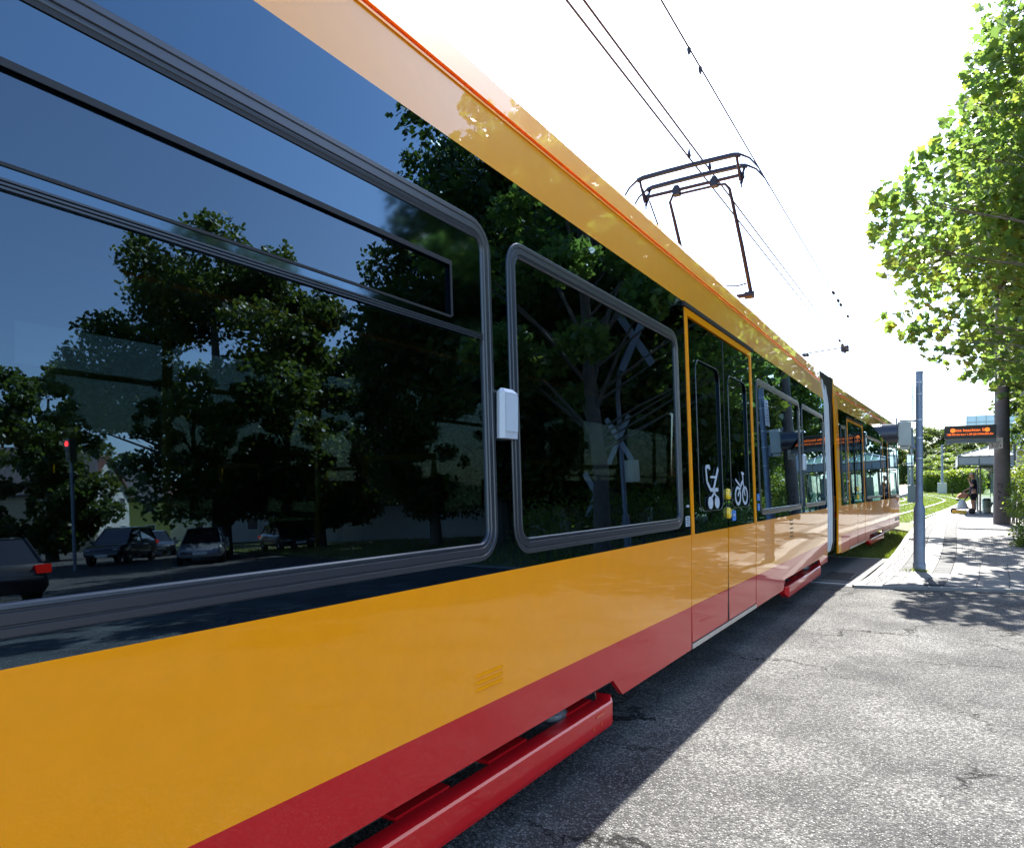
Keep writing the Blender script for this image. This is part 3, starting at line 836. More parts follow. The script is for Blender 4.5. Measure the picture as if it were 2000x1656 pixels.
def gz(y):   # the terrain rises a little in the distance
    t = min(max((y-75)/80.0, 0), 1); return .75*t*t*(3-2*t)
# land sheet to the horizon
m = MB(); xs = [-900,-300,-120,-60,-30,-12,0,12,30,60,120,300,900]; ys = [-900,-200,-60,-20,0,20,45,75,85,95,105,115,125,135,145,155,250,500,1500]
m.add([(x,y,gz(y)-.06) for y in ys for x in xs], [(j*13+i,j*13+i+1,(j+1)*13+i+1,(j+1)*13+i) for j in range(len(ys)-1) for i in range(12)])
tag(m.build('lawn', m_grassg, None, True), kind='structure')
# street crossing the tracks: from the platform end towards us and out to the right
EA = Vector((-1.17, 11.28)); ED = Vector((.934, .357))
def ep(t, o=0.0): 
    n = Vector((ED.y, -ED.x)); q = EA + ED*t + n*o; return (q.x, q.y)
KL = [ep(0), ep(16), ep(60)]
road = MB()
road.add([(-40,-30,0),(70,-30,0),(*ep(80),0),(*ep(0),0),(-4.6,11.3,0),(-40,-4,0)], [(0,1,2,3,4,5)])
tag(road.build('street', m_asph), kind='structure')
# asphalted track bed of the level crossing with its pale joint strips
tb_ = MB(); tb_.add([(-5.2,11.30,.004),(-1.17,11.30,.004),(-1.0,15.9,.004),(-5.2,15.7,.004)], [(0,1,2,3)])
tag(tb_.build('track_crossing', m_trackc), kind='structure')
m_paintl = mat('worn_white_line', (.75,.75,.72), .7, var=.3, vscale=20)
for (a, b) in (((-4.6,11.42),(-1.16,11.50)), ((-4.6,15.70),(-.98,15.86))):
    l = MB(); l.add([(a[0],a[1],.008),(b[0],b[1],.008),(b[0],b[1]+.055,.008),(a[0],a[1]+.055,.008)], [(0,1,2,3)])
    tag(l.build('joint_strip', m_paintl), kind='structure')

# ------------------------------------------------------------------ platform
EDGE = [(11.28,-1.17),(12.6,-1.06),(13.7,-1.0),(15.0,-.95),(16.6,-.89),(20.7,-.86),(25.3,-.81),(30,-.62),(34.4,-.38),(43,.16),(52.5,.78),(64.6,1.45),(80,2.2),(95,2.6)]
def ex(s):
    for (a,xa),(b,xb) in zip(EDGE[:-1], EDGE[1:]):
        if s <= b: 
            t = (s-a)/(b-a); return xa + (xb-xa)*t
    return EDGE[-1][1]
def exs(s): return (ex(max(s-1.2,11.28)) + ex(s) + ex(s+1.2))/3 if s > 13 else ex(s)
def pz(s): 
    t = min(max((s-11.3)/10.0, 0), 1); return .035 + .235*(t*t*(3-2*t))
# outline polygon as strip
m = MB(); L_ = []
ss = [11.28+.5*i for i in range(48)] + [36+2*i for i in range(30)]
def endlim(u): return 11.28 + .382*max(u,0)    # slanted end of the platform
for s in ss:
    e = exs(s); L_.append((e+.02, s)) 
def backx(s): return exs(s) + (6.5 if s < 15 else 4.6)
vs = []; fs = []
for s in ss:
    for u in (0.0, .6, 1.2, 2.4, 4.6):
        xx = exs(s)+u if s > 11.3 else -1.17+u
        s2 = s if s > 11.3 + .382*(u) else None
        yy = max(s, 11.30+.382*u)
        vs.append((xx+.02, yy, pz(yy)-.045))
for i in range(len(ss)-1):
    for k in range(4): fs.append((i*5+k, i*5+k+1, (i+1)*5+k+1, (i+1)*5+k))
plat = MB(); plat.add(vs, fs)
# face towards the rails
vs = []; 
for s in ss: vs += [(exs(s)+.02, s, pz(s)-.045), (exs(s)+.02, s, -.1)]
plat.add(vs, [(2*i, 2*i+2, 2*i+3, 2*i+1) for i in range(len(ss)-1)])
platform = tag(plat.build('platform', m_joint), kind='structure')
# kerb blocks along the edge
rng = random.Random(5)
def block(m, poly, h=.045, ch=.006):
    """paving unit following the platform slope; poly in plan, slightly chamfered"""
    c = Vector((sum(p[0] for p in poly)/4, sum(p[1] for p in poly)/4)); dz = rng.uniform(-.0025,.0025)
    inner = []
    for p in poly:
        d = Vector(p)-c; inner.append(c + d*(1-ch/max(d.length,.01)*1.4))
    z = lambda q: pz(q[1]) + dz
    vs = [(p[0],p[1],z(p)-h+.001) for p in poly] + [(p[0],p[1],z(p)-ch*.7) for p in poly] + [(q[0],q[1],z(q)) for q in inner]
    m.add(vs, [(8,9,10,11)] + [(k*4+i, k*4+(i+1)%4, k*4+4+(i+1)%4, k*4+4+i) for k in range(2) for i in range(4)])
pieces = []
def lay(name, mt, u0, u1, s0, s1, lu, ls, gap=.006, stag=False):
    s = s0; row = 0
    while s < s1 - .01:
        e = min(s+ls, s1)
        nu = max(1, round((u1-u0)/lu)); w = (u1-u0)/nu
        off = (w/2 if (stag and row%2) else 0)
        for k in range(nu + (1 if off else 0)):
            a = u0 + k*w - off; b = a + w; a = max(a,u0); b = min(b,u1)
            ya = s + .382*0; 
            lo = 11.34 + .382*a*1.02
            if e < lo + .05: continue
            sa0 = max(s, 11.34+.382*a); sa1 = max(s, 11.34+.382*b)
            if e - sa1 < .04: continue
            poly = [(exs(sa0)+a+gap/2+.02, sa0+gap/2), (exs(sa1)+b-gap/2+.02, sa1+gap/2), (exs(e)+b-gap/2+.02, e-gap/2), (exs(e)+a+gap/2+.02, e-gap/2)]
            pieces.append((name, mt, poly))
        s += ls; row += 1
lay('kerb_block', m_conc, 0, .13, 11.3, 70, .13, 1.0, .008)
lay('edge_paver', m_conc3, .13, .34, 11.5, 30, .105, .24, stag=True)
lay('dark_paver', m_conc2, .34, .50, 13.2, 30, .16, .24)
lay('edge_paver', m_conc3, .34, .50, 11.6, 13.2, .16, .24)
lay('tactile_slab', m_tact, .50, .82, 13.2, 60, .32, .50)
lay('dark_paver', m_conc2, .82, 1.07, 12.0, 30, .25, .25)
lay('grey_slab', m_conc3, .50, .82, 11.6, 13.2, .32, .40)
lay('grey_slab', m_conc3, 1.07, 4.6, 12.0, 15.0, .39, .50)
lay('field_paver', m_conc3, 1.07, 3.6, 15.0, 24.0, .21, .21, stag=True)
lay('field_paver', m_conc3, 1.07, 3.0, 24.0, 60.0, .5, .5)
lay('edge_paver', m_conc3, .13, .34, 30, 60, .21, .5)
lay('dark_paver', m_conc2, .34, .50, 30, 60, .16, .5); lay('dark_paver', m_conc2, .82, 1.07, 30, 60, .25, .5)
def area_px(q):
    c = Vector((sum(p[0] for p in q[2])/4, sum(p[1] for p in q[2])/4))
    a = abs((q[2][2][0]-q[2][0][0])*(q[2][2][1]-q[2][0][1]))
    d = c.length
    Yc = -c.x*ST + c.y*CT; Xc = c.x*CT + c.y*ST
    px = 1000 + F_PX*Xc/max(Yc,.1)
    if px > 2020: return 0
    return a/(d**3)
pieces.sort(key=area_px, reverse=True)
rest = {}
for i, (nm, mt, poly) in enumerate(pieces):
    if i < 295:
        b = MB(); block(b, poly); b.build(nm, mt, platform)
    else:
        rest.setdefault((nm, mt.name), (MB(), mt)); block(rest[(nm, mt.name)][0], poly)
for (nm, _), (b, mt) in rest.items():
    tag(b.build(nm+'_area', mt, platform), kind='stuff')
# pale pole footing slabs and the drain channel grid in the paving
for q in ([(-.86,12.62),(-.42,12.66),(-.40,13.12),(-.84,13.08)], [(-.40,12.66),(.06,12.72),(.08,13.2),(-.38,13.12)]):
    b = MB(); b.add([(x,y,pz(y)+.001) for x,y in q]+[(x,y,pz(y)+.007) for x,y in q], [(4,5,6,7)]+[(i,(i+1)%4,4+(i+1)%4,4+i) for i in range(4)])
    b.build('footing_slab', m_tact, platform)
# low kerb between street and platform
b = MB(); kerb_z = .05
for t in range(0, 14):
    a0, a1 = t*1.0+.004, t*1.0+.996
    p = [ep(a0,.075), ep(a1,.075), ep(a1,-.03), ep(a0,-.03)]
    q = MB(); q.add([(x,y,-.05) for x,y in p]+[(x,y,.042) for x,y in p], [(4,5,6,7)]+[(i,(i+1)%4,4+(i+1)%4,4+i) for i in range(4)])
    tag(q.build('kerbstone', m_conc), kind='structure')
# cast gully grate in the crossing
gr = empty('gully_grate', (-1.48, 12.5, .006), 'dark slotted drain grate set in the asphalt between tram and platform corner', 'grate')
go_ = Vector((-1.48,12.5,.006))
b = MB(go_); b.box(-1.70,-1.26,12.02,12.06,.005,.016); b.box(-1.70,-1.26,12.94,12.98,.005,.016); b.box(-1.70,-1.66,12.06,12.94,.005,.016); b.box(-1.30,-1.26,12.06,12.94,.005,.016)
b.build('grate_frame', m_dark, gr)
for k in range(11):
    b = MB(go_); y = 12.1+k*.077; b.box(-1.658,-1.302,y,y+.035,.006,.014); b.build('grate_bar', m_dark, gr)
b = MB(go_); b.box(-1.655,-1.305,12.062,12.938,.0045,.0052); b.build('grate_well', m_gask, gr)
b = MB(); q = G(1935,1086,.14)
gg = empty('paving_drain', (q.x,q.y,pz(q.y)+.002), 'row of small black drain slots in the pale paving near the shrubs', 'drain')
for k in range(7):
    b = MB((0,0,0)); b.box(-.14+k*.042,-.115+k*.042,-.035,.035,0,.004); b.build('slot', m_gask, gg)

# ------------------------------------------------------------------ tracks in the grass
def c1(s):   # centre line of the near track
    if s < 13.2: return -2.93
    if s < 30: return -2.93 + (s-13.2)*.0407
    base = exs(s) - 1.36
    return base if s < 60 else base - max(0, s-72)**2*.0032
def c2(s):
    if s < 30: return -2.93 - 4.0
    return c1(s) - 3.3 - max(0, s-70)**2*.0006
def rail_obj(cf, o, s0, s1, nm='rail', mt=None, step=2.0, w=.032, top=.012):
    b = MB(); n = int((s1-s0)/step); vs = []
    for i in range(n+1):
        s = s0 + (s1-s0)*i/n; x = cf(s)+o; z = gz(s)+top
        vs += [(x-w,s,z-.06),(x-w,s,z),(x+w,s,z),(x+w,s,z-.06)]
    b.add(vs, [(4*i+k,4*i+k+1,4*i+5+k,4*i+4+k) for i in range(n) for k in range(3)])
    return tag(b.build(nm, mt or m_rail), kind='structure')
for cf in (c1, c2):
    for o in (-.72, .72):
        rail_obj(cf, o, -30 if cf == c1 else -30, 118)
        rail_obj(cf, o+(.05 if o < 0 else -.05), -30, 118, 'rail_surround', m_conc, 2.0, .055, -.012)
# pale concrete strip beside the platform, seen past the tram front
b = MB(); vs = []
for i in range(40):
    s = 21+i*1.2; x = exs(s)-.02; vs += [(x-.14,s,.02),(x,s,.02)]
b.add(vs, [(2*i,2*i+1,2*i+3,2*i+2) for i in range(39)]); tag(b.build('edge_footing', m_conc3), kind='structure')

# grass blades on the track bed (nobody could count them)
def blades(name, pts, hmin, hmax, mt, seed=1, w=.006):
    r = np.random.default_rng(seed); n = len(pts)
    pts = np.array(pts); a = r.uniform(0, 2*PI, n); h = r.uniform(hmin, hmax, n); lean = r.uniform(0,.6,n)*h
    dx, dy = np.cos(a), np.sin(a)
    ww = w*(1+pts[:,3]) if pts.shape[1] > 3 else np.full(n, w)
    v = np.zeros((n,3,3)); v[:,0,0]=pts[:,0]-dy*ww; v[:,0,1]=pts[:,1]+dx*ww; v[:,0,2]=pts[:,2]
    v[:,1,0]=pts[:,0]+dy*ww; v[:,1,1]=pts[:,1]-dx*ww; v[:,1,2]=pts[:,2]
    v[:,2,0]=pts[:,0]+dx*lean; v[:,2,1]=pts[:,1]+dy*lean; v[:,2,2]=pts[:,2]+h
    me = bpy.data.meshes.new(name); me.vertices.add(n*3); me.vertices.foreach_set('co', v.reshape(-1).astype(np.float32))
    me.loops.add(n*3); me.loops.foreach_set('vertex_index', np.arange(n*3, dtype=np.int32))
    me.polygons.add(n); me.polygons.foreach_set('loop_start', np.arange(0,n*3,3,dtype=np.int32))
    tone = np.repeat(r.random(n), 3).astype(np.float32)
    at = me.attributes.new('tone', 'FLOAT', 'POINT'); at.data.foreach_set('value', tone)
    me.materials.append(mt); me.update(); me.validate()
    o = bpy.data.objects.new(name, me); C.objects.link(o); return o
m_grass = leafmat('grass_blades', (.07,.13,.02), (.26,.24,.07), (.16,.26,.03), .35)
r = np.random.default_rng(3)
pts = []
for i in range(42000):
    s = 16.4 + 100*(r.random()**2.0); e = exs(s)
    x = e - .05 - r.random()**1.2*(1.6 if s < 25 else 9.0)
    cc = c1(s)
    if min(abs(x-cc-.72), abs(x-cc+.72), abs(x-c2(s)-.72), abs(x-c2(s)+.72)) < .07: continue
    if s > 21 and x > e-.18: continue
    pts.append((x, s + (r.random()-.5)*.3, gz(s)-.06, s/18.0))
tag(blades('track_grass', pts, .07, .15, m_grass, 4, .005), kind='stuff')
pts = [(r.uniform(-8,-6) if False else -5.2+4.1*r.random(), 15.9+r.random()**2*2, -.06, 0) for _ in range(2500)]
tag(blades('grass_fringe', pts, .05, .13, m_grass, 7, .005), kind='stuff')
# weeds at the foot of the signal pole
pts = [(-.38+r.normal()*.10, 13.55-abs(r.normal())*.12, .06, 0) for _ in range(140)]
tag(blades('weeds', pts, .02, .07, m_grass, 8, .006), kind='stuff')

# far platform on the left
b = MB(); b.add([(-8.5,88,.02),(-4.3,88,.02),(-2.6,150,.62),(-8,150,.62),(-8.5,88,.38),(-4.3,88,.38),(-2.6,150,.95),(-8,150,.95)], [(4,5,6,7),(0,1,5,4),(1,2,6,5),(3,0,4,7)])
tag(b.build('far_platform', m_conc), kind='structure')

# ================================================================== LEAVES AND TREES
def leaf_shape(kind):
    if kind == 'plane':
        half = [(0,-.50),(.10,-.44),(.46,-.40),(.30,-.16),(.60,.12),(.28,.16),(.22,.30),(0,.62)]
    elif kind == 'simple':
        half = [(0,-.5),(.26,-.22),(.24,.18),(0,.55)]
    else:
        half = [(0,-.5),(.40,-.25),(.22,-.02),(.40,.2),(0,.55)]
    return half + [(-x,y) for x,y in reversed(half[1:-1])]
def leaves_mesh(name, pts, sizes, mt, kind='simple', seed=1, tone=None, flat=.75, down=.0):
    """every leaf a small folded polygon of its own; pts Nx3"""
    r = np.random.default_rng(seed); n = len(pts); sh = np.array(leaf_shape(kind)); k = len(sh)
    nz = r.normal(size=(n,3)); nz[:,2] = np.abs(nz[:,2])*flat + .35; nz /= np.linalg.norm(nz,axis=1)[:,None]
    t = r.normal(size=(n,3)); t[:,2] -= down; t -= (t*nz).sum(1)[:,None]*nz; t /= np.linalg.norm(t,axis=1)[:,None]
    bt = np.cross(nz, t)
    fold = r.uniform(.05,.3,n)
    v = pts[:,None,:] + sizes[:,None,None]*(bt[:,None,:]*sh[None,:,0:1] + t[:,None,:]*sh[None,:,1:2] - nz[:,None,:]*(np.abs(sh[None,:,0:1])*fold[:,None,None] + (sh[None,:,1:2]**2)*.25*fold[:,None,None]))
    me = bpy.data.meshes.new(name); me.vertices.add(n*k); me.vertices.foreach_set('co', v.reshape(-1).astype(np.float32))
    me.loops.add(n*k); me.loops.foreach_set('vertex_index', np.arange(n*k, dtype=np.int32))
    me.polygons.add(n); me.polygons.foreach_set('loop_start', np.arange(0,n*k,k,dtype=np.int32))
    tn = r.random(n) if tone is None else np.clip(tone + r.normal(size=n)*.22, 0, 1)
    at = me.attributes.new('tone','FLOAT','POINT'); at.data.foreach_set('value', np.repeat(tn,k).astype(np.float32))
    me.materials.append(mt); me.update()
    return me
m_plane = leafmat('plane_leaves', (.04,.085,.024), (.10,.17,.040), (.17,.30,.058), .5)
m_leafA = leafmat('tree_leaves', (.022,.048,.010), (.055,.095,.02), (.10,.17,.028), .36)
m_leafB = leafmat('hedge_leaves', (.05,.10,.015), (.11,.18,.03), (.20,.32,.04), .42)
m_bark = mat('plane_bark', (.085,.075,.06), .9, var=.35, vscale=5, bump=.8, bscale=14, bdist=.02)

def blob_points(blobs, n, seed, core=.35):
    """leaf positions in ellipsoid clumps, denser toward each clump's skin"""
    r = np.random.default_rng(seed)
    vol = np.array([b[3]*b[4]*b[5] for b in blobs])**.72; idx = r.choice(len(blobs), n, p=vol/vol.sum())
    d = r.normal(size=(n,3)); d /= np.linalg.norm(d,axis=1)[:,None]
    rad = r.random(n)**(.42); rad = np.clip(rad + r.normal(size=n)*.07, 0, 1.18)
    B = np.array(blobs)[idx]
    p = B[:,:3] + d*rad[:,None]*B[:,3:6]
    return p, idx

def crown_template(name, seed, nb=46, nl=24000, kind='tri', leaf=.023, mt=None, narrow=1.0, low=.1):
    """crown of height 1 and radius about .4, clumps round the outside"""
    r = np.random.default_rng(seed); blobs = []
    while len(blobs) < nb:
        z = r.uniform(low, 1.0); prof = math.sin(min(max((z-low+.06)/(1.10-low),0),1)*PI)**.62*.42*narrow
        a = r.uniform(0,2*PI); q = prof*math.sqrt(r.random())*.95; s = r.uniform(.06,.13)
        blobs.append((q*math.cos(a), q*math.sin(a), z, s*1.15, s*1.15, s*.75))
    # a few shoots that break the outline
    for _ in range(16):
        z = r.uniform(low+.05,1.0); prof = math.sin(min(max((z-low+.06)/(1.10-low),0),1)*PI)**.62*.46*narrow; a = r.uniform(0,2*PI)
        blobs.append((prof*math.cos(a), prof*math.sin(a), z+.02, .04,.04,.045))
    p, idx = blob_points(blobs, nl, seed+1)
    sz = leaf*r.uniform(.7,1.3,nl)
    tb_ = r.random(len(blobs)); 
    return leaves_mesh(name, p, sz, mt, kind, seed+2, tone=tb_[idx]), blobs
def trunk_template(blobs, seed, h0=.0, r0=.028):
    rr = random.Random(seed); m = MB(); m.tube([(0,0,-.02),(.004,0,.12),(-.006,.006,.3),(.01,0,.55),(0,.01,.85)], [r0*1.25,r0,r0*.85,r0*.55,r0*.2], 10)
    for b in rr.sample(blobs, 12):
        z0 = max(.14, b[2]*.55 - .02); q = Vector(b[:3])
        m.tube([(0,0,z0), tuple(Vector((0,0,z0)).lerp(q,.25)+Vector((.01,0,.022))), tuple(Vector((0,0,z0)).lerp(q,.55)+Vector((-.008,.012,.018))), tuple(q)], [r0*.34,r0*.2,r0*.12,r0*.04], 6)
    return m
cr1, bl1 = crown_template('crown_a', 11, mt=m_leafA)
cr2, bl2 = crown_template('crown_b', 23, mt=m_leafA, narrow=1.15, nb=52)
cr3, bl3 = crown_template('crown_c', 37, mt=m_leafA, nb=64, nl=56000, leaf=.0145, kind='tri', low=.16)
TEMPL = {}
for nm, cr, bl, sd in (('a',cr1,bl1,1),('b',cr2,bl2,2),('c',cr3,bl3,3)):
    t = trunk_template(bl, sd); o = t.build('trunk', m_bark, None, True); TEMPL[nm] = (cr, o.data); bpy.data.objects.remove(o)
def tree(x, y, h, which, label, group, rz=0.0, wide=1.0, z=0.0, name='tree', crown_mat=None):
    e = empty(name, (x, y, z), label, 'tree', group, rz)
    for nm, me in zip(('crown','trunk'), TEMPL[which]):
        c = bpy.data.objects.new(nm, me); C.objects.link(c); c.parent = e; c.scale = (h*wide, h*wide, h)
        if crown_mat and nm == 'crown':
            c.material_slots[0].link = 'OBJECT'; c.material_slots[0].material = crown_mat
    return e
GR = 'street trees mirrored in the tram'
# reflected trees, placed from their mirror images: (px, ytop, Y, which, wide, label)
for px, yt, Y, wh, wide, lab in (
    (430,462,34,'c',.98,'tall leafy street tree whose mirror image fills the left of the big tram window'),
    (625,590,36,'a',.7,'broad street tree mirrored right of the tallest tree in the big window'),
    (100,720,42,'b',.95,'small round tree mirrored above the pale house at the left picture edge'),
    (-60,900,30,'a',1.0,'low tree mirrored at the extreme left edge of the big window'),
    (850,560,31,'c',.72,'tree mirrored at the right end of the big tram window'),
    (1200,130,26,'c',1.08,'tall plane tree mirrored over the second window behind the crossing sign'),
    (1330,330,30,'c',.78,'plane tree mirrored beside the tram door, forked trunk showing'),
    (1000,640,45,'b',1.0,'dark tree mirrored between the two near windows'),
    (690,700,55,'b',1.3,'distant tree mirrored low between the two big trees'),
    (1230,560,44,'b',1.35,'dense tree mirrored low behind the curved signal post')):
    q = M(px, 1000, Y); top = M(px, yt, Y).z
    tree(q.x, q.y, top, wh, lab, GR, rz=px*.37, wide=wide)
# a row of trees behind the platform, right of the frame and just inside it
for k, (x, y, h, wh, lab) in enumerate(((9.6,30,18,'c','tall tree behind the platform shelter, just right of the mast'), (8.2,40,18,'c','tree behind the shelter seen right of the dark mast'),
                      (8.6,53,18,'b','further tree in the row behind the platform'), (12.5,24,17,'c','tree of the platform row mirrored over the far door'), (15,35,18,'b','tree at the back of the platform row, mirrored only'), (9.5,66,17,'b','last but one tree in the row behind the platform'), (11,82,18,'b','furthest tree in the row behind the platform'))):
    tree(x, y, h, wh, lab, 'trees behind the platform', rz=k*1.3, wide=.78)
# distant wood beyond the tracks
def at_px(px, Y): q = P(px, HOR, Y); return q.x, q.y
for k, (px, yt, Y, wh, wide, lab) in enumerate((
    (1782,858,150,'a',1.0,'dark tree in the distance just left of the signal pole'),
    (1822,838,165,'b',1.15,'dark tall tree in the distance right of the signal pole'),
    (1862,846,160,'a',1.2,'distant dark tree left of the departure display'),
    (1895,850,150,'b',1.2,'distant tree hidden behind the shelter roof'),
    (1748,880,170,'a',1.0,'distant tree behind the tram nose'),
    (1930,850,140,'b',1.1,'distant tree behind the shelter glass'),
    (1838,888,120,'b',1.3,'bright green small tree in front of the dark distant trees'),
    (1868,895,112,'a',1.4,'bright green bushy tree left of the shelter'),
    (1806,905,125,'b',1.3,'pale green low tree behind the track bend'))):
    x, y = at_px(px, Y); z = gz(y)
    tree(x, y, CAM_H + (HOR-yt)*Y/F_PX - z, wh, lab, 'distant trees beyond the track bend', rz=k*.9, wide=wide, z=z, crown_mat=m_leafB if k > 5 else None)
# hedge along the far side of the bend
def foliage(name, blobs, n, size, mt, kind, seed, label, cat, group=None, stems=True, origin=None):
    p, idx = blob_points(blobs, n, seed); r = np.random.default_rng(seed+9)
    o0 = Vector(origin) if origin else Vector((blobs[0][0], blobs[0][1], 0))
    me = leaves_mesh('foliage', p - np.array(o0), size*r.uniform(.7,1.3,n), mt, kind, seed+2, tone=r.random(len(blobs))[idx])
    e = empty(name, o0, label, cat, group)
    c = bpy.data.objects.new('foliage', me); C.objects.link(c); c.parent = e
    if stems:
        m = MB(o0)
        for b in blobs[:14]: m.tube([(b[0],b[1],-.02),(b[0]+.02,b[1],b[2]*.5),(b[0]+b[3]*.3,b[1],b[2])], [.03,.02,.008], 5)
        m.build('stems', m_bark, e)
    return e
rg = random.Random(8)
for k, (pa, pb, yt, Y, lab) in enumerate(((1808,1852,922,104,'clipped hedge beyond the tracks left of the far mast'), (1850,1916,918,96,'long sunlit hedge beyond the tracks reaching behind the smoking man'))):
    bl = []
    n = 26
    for i in range(n):
        px = pa + (pb-pa)*i/(n-1); x, y = at_px(px, Y+rg.uniform(-1,1)); z = gz(y)
        hh = CAM_H + (HOR-yt)*Y/F_PX - z
        for f in (.2,.5,.82): bl.append((x, y, z+hh*f+rg.uniform(-.1,.1), 1.0, .9, hh*.24))
    foliage('hedge', bl, 9000, .24, m_leafB, 'tri', 50+k, lab, 'hedge', 'hedges beyond the tracks')
# shrubs behind the platform, right edge of the picture
def shrub(pxs, label, n, size, seed):
    bl = []
    for (px, py, Y, r_) in pxs:
        q = P(px, py, Y); bl.append((q.x, q.y, max(q.z, r_*.5), r_, r_, r_*.9))
    foliage('shrub', bl, n, size, m_leafB, 'simple', seed, label, 'shrub', 'shrubs along the back of the platform', origin=(bl[0][0], bl[0][1], 0))
shrub([(2010,1035,14.5,.34),(2025,1060,14.2,.36),(1992,1062,14.6,.20),(2040,1020,14.8,.4),(1985,1040,15.0,.16),(2005,1008,15.0,.24),(2060,1050,14,.5),(2000,1085,14.0,.15)], 'glossy green shrub spilling over the paving at the right edge', 3800, .055, 61)
shrub([(1990,985,20.5,.42),(2015,960,20.8,.5),(1985,955,21.2,.30),(2000,930,21.4,.42),(2030,990,20,.6),(1980,925,22,.22),(2010,905,22,.36),(1975,1000,21,.2)], 'taller loose shrub between the mast and the stop sign', 3600, .075, 62)
shrub([(2010,900,32,1.0),(2040,930,31,1.2),(1995,940,33,.8),(2060,880,30,1.4)], 'dark shrub mass behind the tram stop sign', 2600, .12, 63)
bl = []
for i in range(26):
    x = 5.2+rg.uniform(-.3,.3) + (i%2)*.8; y = 15 + i*1.5
    bl.append((x, y, rg.uniform(.5,1.6), .9, .9, .8))
foliage('hedge', bl, 9000, .10, m_leafB, 'tri', 71, 'unclipped hedge along the rear edge of the platform, mirrored in the tram', 'hedge')

# ------------------------------------------------------------------ the big plane tree, leaves over the right of the picture
BL = [(1975,20,70,13.6),(2030,60,110,13.2),(1925,115,45,13.2),(1895,165,34,13.0),(1990,170,95,13.8),(1930,215,60,13.4),(1868,230,30,13.0),(2060,240,110,13.4),
      (1985,300,95,14.2),(1890,300,48,13.2),(1835,300,44,13.0),(1790,330,38,12.9),(1745,385,50,12.8),(1712,400,26,12.6),(1810,400,75,13.2),(1900,390,85,14),(1990,430,105,14.2),
      (1720,455,34,12.7),(1780,480,60,13.0),(1750,520,42,12.8),(1860,500,85,13.6),(1960,540,100,14),(1790,565,42,13),(1735,625,26,12.6),(1758,640,30,12.7),(1800,655,42,12.9),(1855,620,62,13.3),
      (1935,650,70,13.8),(1835,690,30,12.9),(1880,690,38,13.2),(1790,600,30,12.8),(1985,700,60,14.0),(1880,738,14,13.2),(2050,420,130,14.4),(2080,620,120,14.2),(2060,100,120,12.6),(1970,100,60,12.4),(1900,728,26,13.0),(1945,722,40,13.4),(1725,400,26,12.6),(1740,440,40,12.8)]
blobs = []
for px, py, rp, Y in BL:
    q = P(px, py, Y*1.0+1.0); rr_ = rp*(Y+1.0)/F_PX; blobs.append((q.x, q.y, q.z, rr_*.95, rr_*1.3, rr_*.86))
p, idx = blob_points(blobs, 6400, 77)
# crown continues outside the frame, to the right and above
TR = Vector((3.6, 14.6, 0.0))
r = np.random.default_rng(78)
bl2_ = []
for i in range(58):
    a = r.uniform(0,2*PI); z = r.uniform(3.8,12.0); q = 3.9*math.sin(min((z-2.6)/10.2,1)*PI)**.6*math.sqrt(r.random())
    x = TR.x+q*math.cos(a); y = TR.y+q*math.sin(a)
    Yc = -x*ST+y*CT; Xc = x*CT+y*ST; px = 1000+F_PX*Xc/max(Yc,.5); py = HOR-F_PX*(z-CAM_H)/max(Yc,.5)
    if (px < 2075 and py > -60) or (px < 2330 and z < 5.4): continue
    bl2_.append((x,y,z,.62,.62,.45))
p2, idx2 = blob_points(bl2_, 11000, 79)
allp = np.vstack([p, p2]); rr = np.random.default_rng(80)
sz = rr.uniform(.11,.215,len(allp))
tone_b = np.concatenate([rr.random(len(blobs))[idx], rr.random(len(bl2_))[idx2]])
Yc = -allp[:,0]*ST+allp[:,1]*CT; Xc = allp[:,0]*CT+allp[:,1]*ST
px = 1000+F_PX*Xc/Yc; py = HOR-F_PX*(allp[:,2]-CAM_H)/Yc
vis = (px < 1990) & (py > 10)
# nothing may hang in the open sky left of the crown
order = np.argsort(np.where(vis, Yc/sz*.12, 1e9))
sel = order[:290]; mask = np.ones(len(allp), bool); mask[sel] = False
pt_ = empty('plane_tree', TR, 'large plane tree with broad sunlit leaves reaching in from the right over the platform', 'tree')
me = leaves_mesh('crown', allp[mask]-np.array(TR), sz[mask], m_plane, 'plane', 81, tone=tone_b[mask], flat=.9, down=.5)
c = bpy.data.objects.new('crown', me); C.objects.link(c); c.parent = pt_
lm = []
for k in range(3):
    lm.append(leaves_mesh('leaf', np.zeros((1,3)), np.array([1.0]), m_plane, 'plane', 300+k, tone=np.array([.3+.3*k])))
rl = random.Random(4)
for i in sel:
    c = bpy.data.objects.new('leaf', lm[rl.randrange(3)]); C.objects.link(c); c.parent = pt_
    c.location = Vector(allp[i]) - TR; s_ = float(sz[i]); c.scale = (s_, s_, s_)
    c.rotation_euler = (rl.uniform(-.7,.7), rl.uniform(-.7,.7), rl.uniform(0,6.28))
tk = MB(TR); tk.tube([TR+Vector((0,0,-.05)), TR+Vector((.02,0,.5)), TR+Vector((-.05,.05,2.2)), TR+Vector((.05,-.05,4.4)), TR+Vector((.1,.1,7.5)), TR+Vector((0,0,10.5))], [.27,.21,.18,.15,.09,.03], 14)
